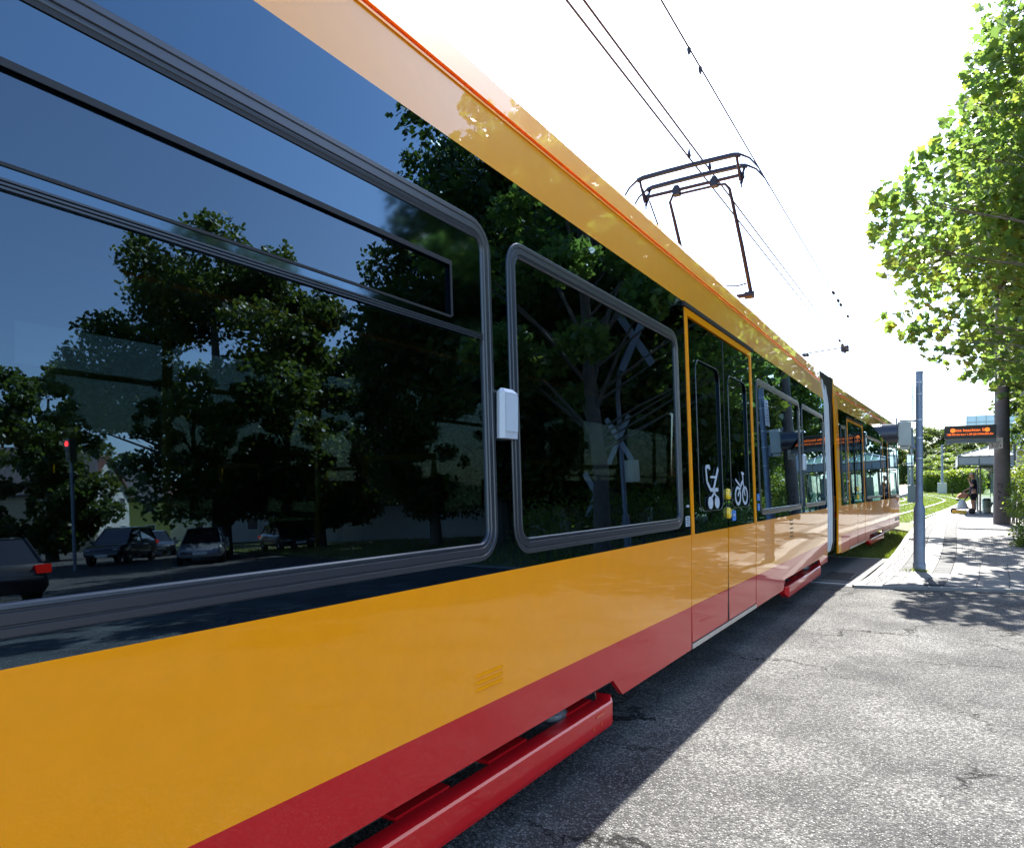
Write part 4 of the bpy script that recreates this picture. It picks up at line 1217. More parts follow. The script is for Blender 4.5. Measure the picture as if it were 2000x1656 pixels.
for b in [BL[i] for i in (2,5,9,12,14,18,20,21,25,26,27,28,31,8,16)]:
    q = P(b[0], b[1], b[3]+1.0); z0 = min(max(q.z*.62, 2.2), 8.0); a = TR+Vector((0,0,z0))
    md = a.lerp(q,.5)+Vector((rl.uniform(-.25,.25),rl.uniform(-.2,.2),.22))
    tk.tube([a, a.lerp(q,.25)+Vector((0,0,.10)), md, q], [.034,.020,.012,.004], 7)
    for j in range(4):
        e_ = q + Vector((rl.uniform(-.5,.5), rl.uniform(-.5,.5), rl.uniform(-.3,.35)))
        tk.tube([md.lerp(q, .2+.2*j), e_], [.007,.003], 5)
for b in bl2_[:22]:
    q = Vector(b[:3]); a = TR+Vector((0,0,min(max(q.z*.6,2.4),8))); tk.tube([a, a.lerp(q,.5)+Vector((0,0,.15)), q], [.06,.035,.01], 6)
tk.build('trunk', m_bark, pt_, True)
# ================================================================== STREET FURNITURE
m_pole = mat('grey_painted_pole', (.18,.215,.27), .5, metal=.3, var=.2, vscale=9, bump=.25, bscale=60)
m_mast = mat('concrete_mast', (.115,.105,.105), .75, var=.25, vscale=3, bump=.3, bscale=40)
m_box = mat('beige_signal_box', (.40,.41,.35), .5, var=.08)
m_hood = mat('black_signal_hood', (.018,.02,.03), .35, coat=.3, coat_rough=.3)
m_disp = mat('black_display', (.012,.011,.012), .35)
m_led = mat('amber_led', (.3,.06,.005), .5, emit=(1.0,.16,.015), estr=.45)
m_panelb = mat('pale_blue_fascia', (.30,.36,.42), .45)
m_steelb = mat('shelter_steel', (.13,.155,.18), .45, metal=.5)
m_ink = mat('black_ink', (.012,.012,.012), .6)
m_signw = mat('white_sign', (.66,.66,.66), .5)
m_seamg = mat('galvanised_band', (.5,.52,.55), .4, metal=.7)

# signal pole with its hooded signal
PP = Vector((-.38, 13.6, pz(13.6)))
sp = empty('signal_pole', PP, 'blue-grey steel signal pole standing at the corner of the platform', 'pole')
b = MB(PP)
b.lathe(PP, [(.098,0),(.098,.12),(.087,.135),(.087,1.03),(.082,1.07),(.060,1.13),(.0565,1.16),(.054,3.36)], 24)
b.build('pole_shaft', m_pole, sp, True)
b = MB(PP); b.lathe(PP+Vector((0,0,3.361)), [(.058,0),(.058,.03),(.050,.035)], 24); b.build('pole_cap', m_pole, sp, True)
for z in (2.25, 1.9, 2.56, 3.0, 3.2):
    b = MB(PP); b.lathe(PP+Vector((0,0,z)), [(.057,0),(.0575,.004),(.0575,.012),(.057,.016)], 20); b.build('clamp_band', m_seamg, sp, True)
b = MB(PP); b.box(PP.x-.09,PP.x-.055,PP.y-.015,PP.y+.015,2.60,2.64); b.box(PP.x-.008,PP.x+.010,PP.y-.062,PP.y-.055,2.90,3.30); b.build('clamp_bracket', m_steel, sp)
for z0 in (1.25,):
    b = MB(PP); b.lathe(PP+Vector((0,0,z0)), [(.0585,0),(.0585,.002)], 20); b.build('sticker_trace', m_pole, sp, True)
# notice board on the tram side of the pole
b = MB(); b.box(PP.x-.10,PP.x-.085,PP.y-.20,PP.y+.10,2.72,3.22); nb = tag(b.build('notice_board', m_signw), 'white notice board strapped to the signal pole facing the tram', 'sign')
for k in range(7):
    b = MB(); b.box(PP.x-.1025,PP.x-.1005,PP.y-.16,PP.y+.06,3.14-k*.055,3.15-k*.055); b.build('notice_line', m_ink, nb)
sg_o = Vector((PP.x-.22, PP.y-.02, 2.4))
sg = empty('tram_signal', sg_o, 'beige signal box with a long black hood fixed to the grey pole', 'signal')
b = MB(sg_o); b.bbox(-.70,-.50,13.50,13.70,2.20,2.61,.012); b.build('signal_case', m_box, sg)
b = MB(sg_o); b.bbox(-.68,-.52,13.55,13.68,2.611,2.645,.01); b.bbox(-.67,-.53,13.54,13.66,2.135,2.198,.01); b.build('case_cap', m_box, sg)
for z in (2.30, 2.53):
    for dz in (0,.028):
        b = MB(sg_o); b.box(-.69,-.678,13.494,13.499,z+dz,z+dz+.015); b.build('hinge', m_ink, sg)
b = MB(sg_o); b.tube([(-.52,13.6,2.625),(-.44,13.6,2.625),(PP.x-.04,13.6,2.62)], .016, 8); b.tube([(-.52,13.6,2.165),(PP.x-.04,13.6,2.165)], .02, 8); b.box(-.735,-.71,13.59,13.61,2.585,2.68); b.box(-.735,-.66,13.592,13.608,2.60,2.615); b.box(-.475,-.45,13.59,13.61,2.15,2.36); b.build('mounting_arm', m_pole, sg, True)
# hood: open tunnel, longer above than below
b = MB(sg_o); n = 20; vs = []; rr_h = .155
for rad in (rr_h, rr_h-.006):
    for k in range(n+1):
        a = R(-62 + 304*k/n) ; y = 13.6 + rad*math.cos(a); z = 2.405 + rad*1.15*math.sin(a)
        up = (math.sin(a)+1)/2
        vs.append((-.701, y, z)); vs.append((-.72-.10-.28*up**.8, y, z + .0*up))
N2 = 2*(n+1)
b.add(vs, [(2*i,2*i+1,2*i+3,2*i+2) for i in range(n)] + [(N2+2*i,N2+2*i+2,N2+2*i+3,N2+2*i+1) for i in range(n)] + [(2*i+1,N2+2*i+1,N2+2*i+3,2*i+3) for i in range(n)])
b.build('signal_hood', m_hood, sg, True, 60)
b = MB(sg_o); b.lathe((-.70,13.6,2.405), [(.01,-.035),(.08,-.03),(.12,-.012),(.125,0)], 20, 'x'); b.build('lens', mat('dark_lens', (.02,.02,.02), .08, coat=1), sg, True)

# concrete mast with departure display
MP = G(1957, 1025, .25); MP.z = pz(MP.y)
ms = empty('catenary_mast', MP, 'thick tapered dark grey mast numbered 75 beside the shelter', 'mast')
b = MB(MP); b.lathe(MP, [(.235,-.05),(.232,.02),(.228,1.0),(.205,3.0),(.175,6.0),(.15,9.5),(.148,9.52)], 28); b.build('mast_shaft', m_mast, ms, True)
def text_mesh(txt, size, name, mt, parent, loc, rot, depth=.002, align='CENTER'):
    cu = bpy.data.curves.new(name, 'FONT'); cu.body = txt; cu.size = size; cu.align_x = align; cu.align_y = 'CENTER'; cu.extrude = depth; cu.resolution_u = 3
    o = bpy.data.objects.new(name, cu); C.objects.link(o)
    dg = bpy.context.evaluated_depsgraph_get(); me = bpy.data.meshes.new_from_object(o.evaluated_get(dg)); bpy.data.objects.remove(o)
    me.materials.clear(); me.materials.append(mt)
    o = bpy.data.objects.new(name, me); C.objects.link(o); o.parent = parent
    o.location = Vector(loc) - (parent.location if parent else Vector()); o.rotation_euler = rot
    return o
text_mesh('75', .19, 'mast_number', m_ink, ms, (MP.x-.06, MP.y-.2245, 1.50), (R(90),0,R(-14)))
b = MB(MP); 
for dx, z, w_ in ((-.06,1.28,.05),(-.10,1.33,.03)): b.box(MP.x+dx-w_/2, MP.x+dx+w_/2, MP.y-.236, MP.y-.226, z-.025, z+.025)
b.tube([(MP.x-.11,MP.y-.215,1.18),(MP.x-.08,MP.y-.225,1.10),(MP.x-.12,MP.y-.215,1.04)], .012, 5); b.build('number_tag', m_ink, ms)
DY = 25.9
dl, dr_ = P(1844, 845, 21.55), P(1950, 845, 22.0)
DX0, DX1 = dl.x, MP.x-.19
dd = empty('departure_display', (DX0, DY, 3.0), 'black departure display with two lines of orange lettering hung from the mast', 'display')
DO = Vector((DX0, DY, 3.0))
ztop = CAM_H + (HOR-833)*21.9/F_PX; zbot = CAM_H + (HOR-858.5)*21.9/F_PX
b = MB(DO); b.bbox(DX0, DX1, DY-.12, DY+.14, zbot, ztop, .012); b.build('display_case', m_disp, dd)
b = MB(DO); b.box(DX0+.04, DX1, DY-.05, DY+.06, zbot-.13, zbot-.012); b.box(DX0+.0, DX0+.2, DY-.06, DY+.07, zbot-.16, zbot-.125); b.build('display_bracket', m_steelb, dd)
wd = DX1-DX0
text_mesh('Bitte beachten Sie', .125, 'display_text', m_led, dd, ((DX0+DX1)/2+.0, DY-.123, ztop-.155), (R(90),0,0), .001)
def text_line(txt, size, x0, x1, z):
    ws = txt.split(' '); obs = [text_mesh(w, size, 'display_text', m_led, dd, (0, DY-.123, z), (R(90),0,0), .001, 'LEFT') for w in ws]
    wid = [max(v.co.x for v in o.data.vertices) for o in obs]; gap = (x1-x0-sum(wid))/(len(ws)-1); x = x0
    for o, w in zip(obs, wid): o.location.x = x - dd.location.x; x += w + gap
text_line('! 08:45 Uhr bis 11.09.2019 04:00 Uhr', .088, DX0+.07, DX1-.07, ztop-.285)
for x in (DX0+wd*.17, DX1-wd*.17):
    b = MB(DO); 
    b.lathe((x, DY-.1215, ztop-.155), [(.066,-.002),(.066,.001)], 18, 'y'); c_ = b.build('display_symbol', m_led, dd)
    text_mesh('!', .10, 'symbol_mark', m_disp, c_, Vector((x, DY-.125, ztop-.155))-DO+Vector((0,0,0)), (R(90),0,0), .001)
# hand-lettered white placard below the display, drawing of an arrow
b = MB(); pl0, pl1 = P(1932,868,21.4), P(1959,868,21.4)
zt, zb = CAM_H+(HOR-855.5)*21.5/F_PX, CAM_H+(HOR-877.5)*21.5/F_PX
PY = MP.y-.30
b.add([(pl0.x,PY,zb),(pl1.x,PY-.02,zb+.03),(pl1.x,PY-.02,zt+.02),(pl0.x,PY,zt),(pl0.x,PY+.012,zb),(pl1.x,PY-.008,zb+.03),(pl1.x,PY-.008,zt+.02),(pl0.x,PY+.012,zt)],
      [(0,1,2,3),(7,6,5,4),(0,4,5,1),(1,5,6,2),(2,6,7,3),(3,7,4,0)])
pc = tag(b.build('placard', m_signw), 'small white placard with a black hand-drawn arrow on the mast under the display', 'sign')
def stroke(pts, w=.010):
    b = MB(); x0, z0 = pl0.x, zb; W_, H_ = pl1.x-pl0.x, zt-zb
    for a, c in zip(pts[:-1], pts[1:]):
        A = Vector((x0+a[0]*W_, z0+a[1]*H_)); B_ = Vector((x0+c[0]*W_, z0+c[1]*H_)); d = (B_-A).normalized(); n_ = Vector((-d.y,d.x))*w/2
        b.add([(q.x, PY-.024, q.y) for q in (A-n_,B_-n_,B_+n_,A+n_)], [(0,1,2,3)])
    b.build('placard_mark', m_ink, pc)
stroke([(.10,.70),(.50,.82),(.52,.74)]); stroke([(.24,.14),(.26,.42),(.20,.58),(.42,.20),(.62,.22),(.74,.70),(.60,.62),(.52,.24)]); stroke([(.74,.70),(.84,.74)]); stroke([(.82,.22),(.82,.42)], .02)

# shelter
SH = Vector((1.35, 36.3, .27))
she = empty('tram_shelter', SH, 'glass and steel waiting shelter with a pitched glass roof behind the display', 'shelter')
def spt(name, mt, f, sm=False, par=None):
    b = MB(SH); f(b); return b.build(name, mt, par or she, sm)
X0, X1, Y0, Y1 = .42, 2.6, 34.0, 41.5
zf0, zf1 = 2.33, 2.72
for x0_, x1_ in ((X0,X0+.72),(X0+.75,X0+1.44),(X0+1.47,X1)):
    spt('fascia_panel', m_panelb, lambda b: b.box(x0_+.015, x1_, Y0, Y0+.03, zf0+.05, zf1-.05))
def f(b):
    for z in (zf0, zf1-.045): b.box(X0, X1, Y0-.015, Y0+.05, z, z+.045)
    for x in (X0, X0+.72, X0+1.44, X1-.03): b.box(x, x+.03, Y0-.012, Y0+.05, zf0+.046, zf1-.046)
    for x in (X0, X1-.03):
        for z in (zf0, zf1-.045): b.box(x, x+.03, Y0+.051, Y1, z, z+.045)
spt('fascia_frame', m_steelb, f)
for k in range(5): spt('side_fascia', m_panelb, lambda b: b.box(X0+.005, X0+.02, Y0+.08+k*1.48, Y0+1.50+k*1.48, zf0+.05, zf1-.05))
zr = 3.12; XM = (X0+X1)/2
def roofp(side):
    def g(b):
        a = X0 if side < 0 else X1
        b.add([(a,Y0+.05,zf1+.01),(a,Y1,zf1+.01),(XM,Y1-.9,zr),(XM,Y0+.9,zr)], [(0,1,2,3)] if side > 0 else [(3,2,1,0)])
    return g
spt('roof_glass', mat('green_roof_glass', (.10,.20,.17), .15, coat=1), roofp(-1)); spt('roof_glass', MATS['green_roof_glass'], roofp(1))
spt('roof_glass', MATS['green_roof_glass'], lambda b: b.add([(X0,Y0+.05,zf1+.01),(XM,Y0+.9,zr),(X1,Y0+.05,zf1+.01)], [(2,1,0)]))
def bars(b):
    for k in range(9):
        y = Y0+.95+k*.72; b.tube([(X0,y,zf1+.03),(XM,y,zr+.02)], .022, 4); b.tube([(X1,y,zf1+.03),(XM,y,zr+.02)], .022, 4)
    for k in range(7):
        x = X0 + (X1-X0)*(k+.5)/7; t = 1-abs(x-XM)/(XM-X0); b.tube([(x,Y0+.05,zf1+.03),(x,Y0+.05+.85*t,zf1+.03+(zr-zf1)*t)], .018, 4)
    b.tube([(XM,Y0+.9,zr+.02),(XM,Y1-.9,zr+.02)], .03, 5); b.tube([(X0,Y0+.05,zf1+.02),(XM,Y0+.9,zr+.02),(X1,Y0+.05,zf1+.02)], .03, 5)
spt('roof_bars', m_signw, bars)
px0 = G(1915,1003,.27).x; px1 = px0 + 1.25
YS = 36.2
for x in (px0, px0+.62, px1):
    spt('shelter_post', m_steelb, lambda b: b.box(x-.025, x+.025, YS-.025, YS+.025, .27, zf0))
for x in (px0, X1-.1):
    for y in (Y0+2.3, Y0+5.0, Y1-.1): spt('shelter_post', m_steelb, lambda b: b.box(x-.03, x+.03, y-.03+.2, y+.03+.2, .27, zf0))
for (a, c) in ((px0+.03, px0+.59), (px0+.65, px1-.03)):
    spt('glass_wall', m_clear, lambda b: b.box(a, c, YS-.005, YS+.005, .40, 2.25))
for k in range(3): spt('glass_wall', m_clear, lambda b: b.box(X1-.105, X1-.095, YS+.1+k*1.7, YS+1.7+k*1.7, .40, 2.25))
for k in range(3): spt('glass_wall', m_clear, lambda b: b.box(px0+.0, px0+.01, YS+2.5+k*.9, YS+3.35+k*.9, .40, 2.25))
m_green = mat('green_poster', (.05,.28,.22), .4); m_teal = mat('pale_timetable', (.45,.66,.70), .4)
def pst(b): b.box(px0+.42, px0+.75, YS+1.1, YS+1.13, 1.15, 2.05)
po = spt('timetable', m_teal, pst); spt('timetable_frame', m_steelb, lambda b: (b.box(px0+.40,px0+.42,YS+1.09,YS+1.14,.27,2.08), b.box(px0+.75,px0+.77,YS+1.09,YS+1.14,.27,2.08), b.box(px0+.42,px0+.75,YS+1.09,YS+1.14,2.05,2.08)))
for k in range(8): spt('timetable_line', m_green, lambda b: b.box(px0+.45, px0+.72-.05*(k%3), YS+1.096, YS+1.099, 1.25+k*.09, 1.28+k*.09))
spt('ceiling_beam', m_steelb, lambda b: (b.box(X0+.1,X1-.1,YS-.04,YS+.04,zf0-.06,zf0-.005), b.box(px0-.04,px0+.04,YS,Y1,zf0-.06,zf0-.006)))
# bench of cast arches
be_o = Vector((px0+.8, YS+1.9, .27))
be = empty('bench', be_o, 'pale cast bench with arched legs inside the shelter', 'bench')
b = MB(be_o); b.bbox(px0+.30, px0+1.3, YS+1.65, YS+2.1, .68, .74, .02); b.build('seat', mat('pale_bench', (.45,.52,.52), .5), be)
for x in (px0+.42, px0+.8, px0+1.18):
    b = MB(be_o); b.lathe((x, YS+1.87, .272), [(.07,0),(.05,.06),(.05,.2),(.10,.34),(.17,.405)], 12); b.build('leg', MATS['pale_bench'], be, True)
# litter bin
lb_o = Vector((px0+.25, YS+.55, .27)); lb = empty('litter_bin', lb_o, 'pale round litter bin behind the shelter glass next to the man', 'bin')
b = MB(lb_o); b.lathe(lb_o, [(.13,0),(.15,.02),(.16,.55),(.155,.56)], 16); b.build('bin_body', m_box, lb, True); b = MB(lb_o); b.lathe(lb_o+Vector((0,0,.562)), [(.165,0),(.165,.04),(.10,.10)], 16); b.build('bin_lid', m_steelb, lb, True)
# stop sign on its post
st_ = P(1993, 893, 24.5); sto = Vector((st_.x, st_.y, .1)); ss_ = empty('stop_sign', sto, 'white tram stop sign with a green H roundel at the right edge', 'sign')
b = MB(sto); b.tube([(st_.x,st_.y,.1),(st_.x,st_.y,st_.z-.30)], .03, 10); b.build('post', m_steelb, ss_)
b = MB(sto); o_ = [(st_.x+x, z) for x, z in rrect(-.125,.125,st_.z-.30,st_.z+.30,.11)]
n = len(o_); b.add([(x,st_.y-.03,z) for x,z in o_]+[(x,st_.y+.01,z) for x,z in o_], [tuple(range(n)), tuple(range(2*n-1,n-1,-1))]+[(i,i+n,(i+1)%n+n,(i+1)%n) for i in range(n)]); b.build('sign_plate', m_signw, ss_)
b = MB(sto); b.lathe((st_.x, st_.y-.031, st_.z+.16), [(.095,-.004),(.095,.0)], 20, 'y'); b.build('roundel', mat('sign_green', (.06,.25,.05), .5), ss_)
b = MB(sto); b.lathe((st_.x, st_.y-.036, st_.z+.16), [(.075,-.003),(.075,.0)], 20, 'y'); b.build('roundel_face', mat('sign_yellow', (.55,.55,.05), .5), ss_)
text_mesh('H', .11, 'roundel_letter', MATS['sign_green'], ss_, (st_.x, st_.y-.042, st_.z+.16), (R(90),0,0))
for k, w_ in enumerate((.14,.10,.16,.12)):
    b = MB(sto); b.box(st_.x-.09, st_.x-.09+w_, st_.y-.034, st_.y-.031, st_.z-.02-k*.055, st_.z-.005-k*.055); b.build('sign_line', m_seam if k == 1 else m_ink, ss_)
# second dark post beside the sign
q = P(1981, 900, 27); b = MB((q.x,q.y,0)); b.tube([(q.x,q.y,.05),(q.x,q.y,3.1)], .05, 10)
tag(b.build('sign_post', m_steelb, None, True), 'dark steel post between the mast and the stop sign', 'post').location = (q.x, q.y, 0)

# far masts, posts and their wires
def far_post(px, ytop, Y, r_, label, base_w=None, cat='mast'):
    q = P(px, HOR, Y); z0 = gz(q.y); top = CAM_H+(HOR-ytop)*Y/F_PX
    e = empty('overhead_line_mast', (q.x,q.y,z0), label, cat, 'overhead line masts beyond the platform')
    b = MB((q.x,q.y,z0)); b.tube([(q.x,q.y,z0-.1),(q.x,q.y,z0+2),(q.x,q.y,top)], [r_*1.1,r_,r_*.8], 10); b.build('mast_shaft', m_pole, e, True)
    if base_w:
        b = MB((q.x,q.y,z0)); b.bbox(q.x-base_w,q.x+base_w,q.y-base_w,q.y+base_w,z0,z0+1.5,.05); b.build('mast_base', m_steelb if base_w < .4 else m_box, e)
    return q, top
mA, tA = far_post(1781, 835, 60, .14, 'mast on the far platform just left of the signal pole', .33)
mB_, tB_ = far_post(1840, 868, 95, .17, 'far mast beyond the bend with a grey cabinet at its foot', .55)
far_post(1774, 905, 75, .08, 'thin post at the edge of the far platform', None, 'post')
far_post(1775, 890, 110, .10, 'slender mast behind the far platform', None)
def wire(name, pts, r_, label, cat='wire', group=None, parent=None):
    b = MB(tuple(pts[0])); b.tube(pts, r_, 5); o = b.build(name, m_wire, parent, True)
    if not parent:
        o.location = pts[0]; tag(o, label, cat, group)
    return o
WZ = 5.85
ZZ = [(-12, -2.80), (3.5, -2.83), (9.3, -2.86), (24.0, -2.72)]
def cw(dx):
    pts = []
    for s in range(-10, 24, 1): 
        pts.append(Vector((-2.80+dx + (.0 if s < 24 else 0) - .03*math.sin((s+2)/8), s, WZ-.01+.0006*(s-9)**2*.3)))
    return pts
wA = cw(-.03); wB = cw(.10)
far_pts = [Vector((c1(s)+.05, s, WZ+.02)) for s in range(26, 110, 3)]
wire('contact_wire', [Vector((p.x + .0, p.y, p.z)) for p in wA] + [Vector((-2.66, 24.2, WZ+.02))] + far_pts, .0115, 'left one of the twin contact wires over the near track', 'wire', 'overhead wires')
wire('contact_wire', [Vector((p.x, p.y, p.z)) for p in wB[:-8]] + [Vector((-2.72, 18, WZ)), Vector((-2.68, 24.2, WZ+.02))], .0115, 'right one of the twin contact wires, joining the other ahead', 'wire', 'overhead wires')
def cat_z(s): return 7.27 + .0006*(s-14)**2
cp = [Vector((-2.86, s, cat_z(s))) for s in range(-10, 27, 1)] + [Vector((c1(s)+.05, s, 7.35-.25*math.sin((s-26)%28/28*PI))) for s in range(28, 110, 3)]
wire('catenary_wire', cp, .0115, 'upper carrying wire sagging above the contact wires', 'wire', 'overhead wires')
# droppers with clamps; second pair near the section insulator
for s, t in ((8.86, -.03), (9.35, .10)):
    a = Vector((-2.80+t-.03*math.sin((s+2)/8), s, WZ-.008)); b_ = Vector((-2.86, s, cat_z(s)))
    e = empty('dropper', a, 'thin dropper hanging %s between carrying wire and contact wire' % ('first' if s < 9 else 'second, slightly further,'), 'wire', 'droppers of the overhead line')
    b = MB(a); b.tube([a+Vector((0,0,.1)), b_], .0022, 4); b.build('dropper_rod', m_wire, e)
    b = MB(a); b.lathe(a+Vector((0,0,-.015)), [(.008,0),(.028,.03),(.02,.07),(.006,.14)], 8); b.build('wire_clamp', m_panto, e, True)
    b = MB(a); b.lathe(b_+Vector((0,0,-.10)), [(.006,0),(.022,.04),(.030,.09),(.010,.12)], 8); b.build('upper_clamp', m_panto, e, True)
ins_o = Vector((-2.86, 23.0, 7.3)); ie = empty('section_insulator', ins_o, 'chain of insulators and looped jumper wires in the carrying wire', 'insulator')
for s in (22.6, 23.7, 24.3, 26.2):
    z = cat_z(s); b = MB(ins_o); b.lathe((-2.86, s, z), [(.012,-.10),(.045,-.07),(.02,-.03),(.045,0),(.02,.03),(.045,.07),(.012,.10)], 8, 'y'); b.build('insulator', m_panto, ie, True)
for dx, s0, s1 in ((-.05, 22.9, 23.3), (.05, 24.0, 24.4)):
    z0 = cat_z(s0); b = MB(ins_o); b.tube([(-2.83,s0,z0),(-2.83+dx,s0+(s1-s0)*.2,z0-.4),(-2.83+dx*2,s0+(s1-s0)*.5,z0-.9),(-2.80+dx,s1-.1,WZ+.45),(-2.76,s1+.3,WZ+.02)], .004, 4); b.build('jumper', m_wire, ie, True)
for s in (22.6, 23.3):
    b = MB(ins_o); b.lathe((-2.69, s, WZ), [(.012,-.08),(.04,-.04),(.04,.04),(.012,.08)], 8, 'y'); b.build('insulator', m_panto, ie, True)
# bracket arm holding the wires ahead
mm = Vector((-6.4, 24.6, 0)); cm = empty('bracket_mast', mm, 'overhead line bracket reaching out from behind the tram roof', 'mast')
b = MB(mm); b.tube([(-6.4,24.6,0),(-6.4,24.6,6.0)], .15, 12); b.build('mast_shaft', m_pole, cm, True)
b = MB(mm); b.tube([(-6.4,24.6,5.75),(-2.8,24.6,6.0)], .022, 6); b.tube([(-6.4,24.6,5.62),(-2.8,24.6,5.92)], .014, 6); b.build('bracket_arm', m_pole, cm, True)
b = MB(mm); b.box(-2.88,-2.66,24.5,24.7,5.86,6.04); b.lathe((-4.0,24.6,5.86), [(.02,-.15),(.06,-.1),(.03,-.05),(.06,0),(.03,.05),(.06,.1),(.02,.15)], 8, 'x'); b.lathe((-2.77,24.6,5.80), [(.02,0),(.06,.08),(.08,.2),(.02,.26)], 8); b.tube([(-2.70,24.6,6.04),(-2.70,24.6,6.3)], .01, 4); b.build('arm_insulator', m_panto, cm)
# span wires beyond, between the far masts
for k, (a, c, sag) in enumerate((((1762,905,60),(1840,878,95),.4),((1790,900,70),(1880,892,90),1.2),((1800,915,70),(1870,905,95),1.0),((1799,880,60),(1845,884,95),.6))):
    A = P(*a); B_ = P(*c); pts = [A.lerp(B_, t/8) + Vector((0,0,-sag*4*(t/8)*(1-t/8))) for t in range(9)]
    wire('span_wire', pts, .02, 'pale span wire number %s crossing in front of the distant trees' % ('one, topmost left', 'two, with the deepest sag', 'three, lowest', 'four, short and high')[k] if False else ('topmost left span wire in front of the distant trees', 'deeply sagging span wire in front of the distant trees', 'lowest span wire in front of the distant trees', 'short high span wire in front of the distant trees')[k], 'wire', 'span wires in the distance')

# ================================================================== PEOPLE
def skin(name, joints, bones, mt, parent, sub=2, smooth=True, origin=None):
    me = bpy.data.meshes.new(name); me.from_pydata([tuple(j[:3]) for j in joints], bones, [])
    o = bpy.data.objects.new(name, me); C.objects.link(o)
    md = o.modifiers.new('skin', 'SKIN')
    for i, j in enumerate(joints):
        sv = me.skin_vertices[0].data[i]; r_ = j[3]; sv.radius = r_ if isinstance(r_, tuple) else (r_, r_)
        sv.use_root = (i == 0)
    md.use_smooth_shade = True
    s2 = o.modifiers.new('sub', 'SUBSURF'); s2.levels = sub; s2.render_levels = sub
    dg = bpy.context.evaluated_depsgraph_get(); nm = bpy.data.meshes.new_from_object(o.evaluated_get(dg)); bpy.data.objects.remove(o)
    nm.materials.clear(); nm.materials.append(mt)
    nm.polygons.foreach_set('use_smooth', [True]*len(nm.polygons))
    o = bpy.data.objects.new(name, nm); C.objects.link(o); o.parent = parent
    return o
m_skin = mat('skin', (.52,.26,.17), .5, var=.06, vscale=20)
m_navy = mat('navy_cotton', (.008,.010,.028), .9, var=.3, vscale=14)
m_short = mat('dark_shorts', (.010,.012,.022), .9)
m_shoe = mat('black_shoe', (.012,.012,.014), .5)
m_hair = mat('dark_hair', (.02,.015,.012), .7)
m_cap = mat('grey_cap', (.42,.40,.38), .85)
def hand(parent, wrist, dirv, mt, curl=.5, up=Vector((0,0,1)), k=1.0, closed=False):
    """palm with four fingers and a thumb, bent towards -up"""
    d = Vector(dirv).normalized(); sd = d.cross(up).normalized(); dn = -up
    J = [(*wrist, .026*k), (*(Vector(wrist)+d*.045*k), (.036*k,.018*k)), (*(Vector(wrist)+d*.085*k), (.038*k,.016*k))]; Bn = [(0,1),(1,2)]
    for i, (off, ln) in enumerate(((-.030,.068),(-.010,.078),(.010,.074),(.029,.058))):
        p0 = Vector(wrist)+d*.085*k+sd*off*k; a0 = curl*.5; a1 = curl*1.3; a2 = curl*2.0
        p1 = p0+(d*math.cos(a0)+dn*math.sin(a0))*ln*.45*k; p2 = p1+(d*math.cos(a1)+dn*math.sin(a1))*ln*.32*k; p3 = p2+(d*math.cos(a2)+dn*math.sin(a2))*ln*.28*k
        n0 = len(J); J += [(*p0,.0095*k),(*p1,.009*k),(*p2,.0085*k),(*p3,.007*k)]; Bn += [(2,n0),(n0,n0+1),(n0+1,n0+2),(n0+2,n0+3)]
    n0 = len(J); t0 = Vector(wrist)+d*.03*k-sd*.030*k; t1 = t0+(d*.6-sd*.6+dn*.3).normalized()*.035*k; t2 = t1+(d*.8+dn*.5).normalized()*.03*k
    J += [(*t0,.012*k),(*t1,.011*k),(*t2,.009*k)]; Bn += [(1,n0),(n0,n0+1),(n0+1,n0+2)]
    return skin('hand', J, Bn, mt, parent, 1)
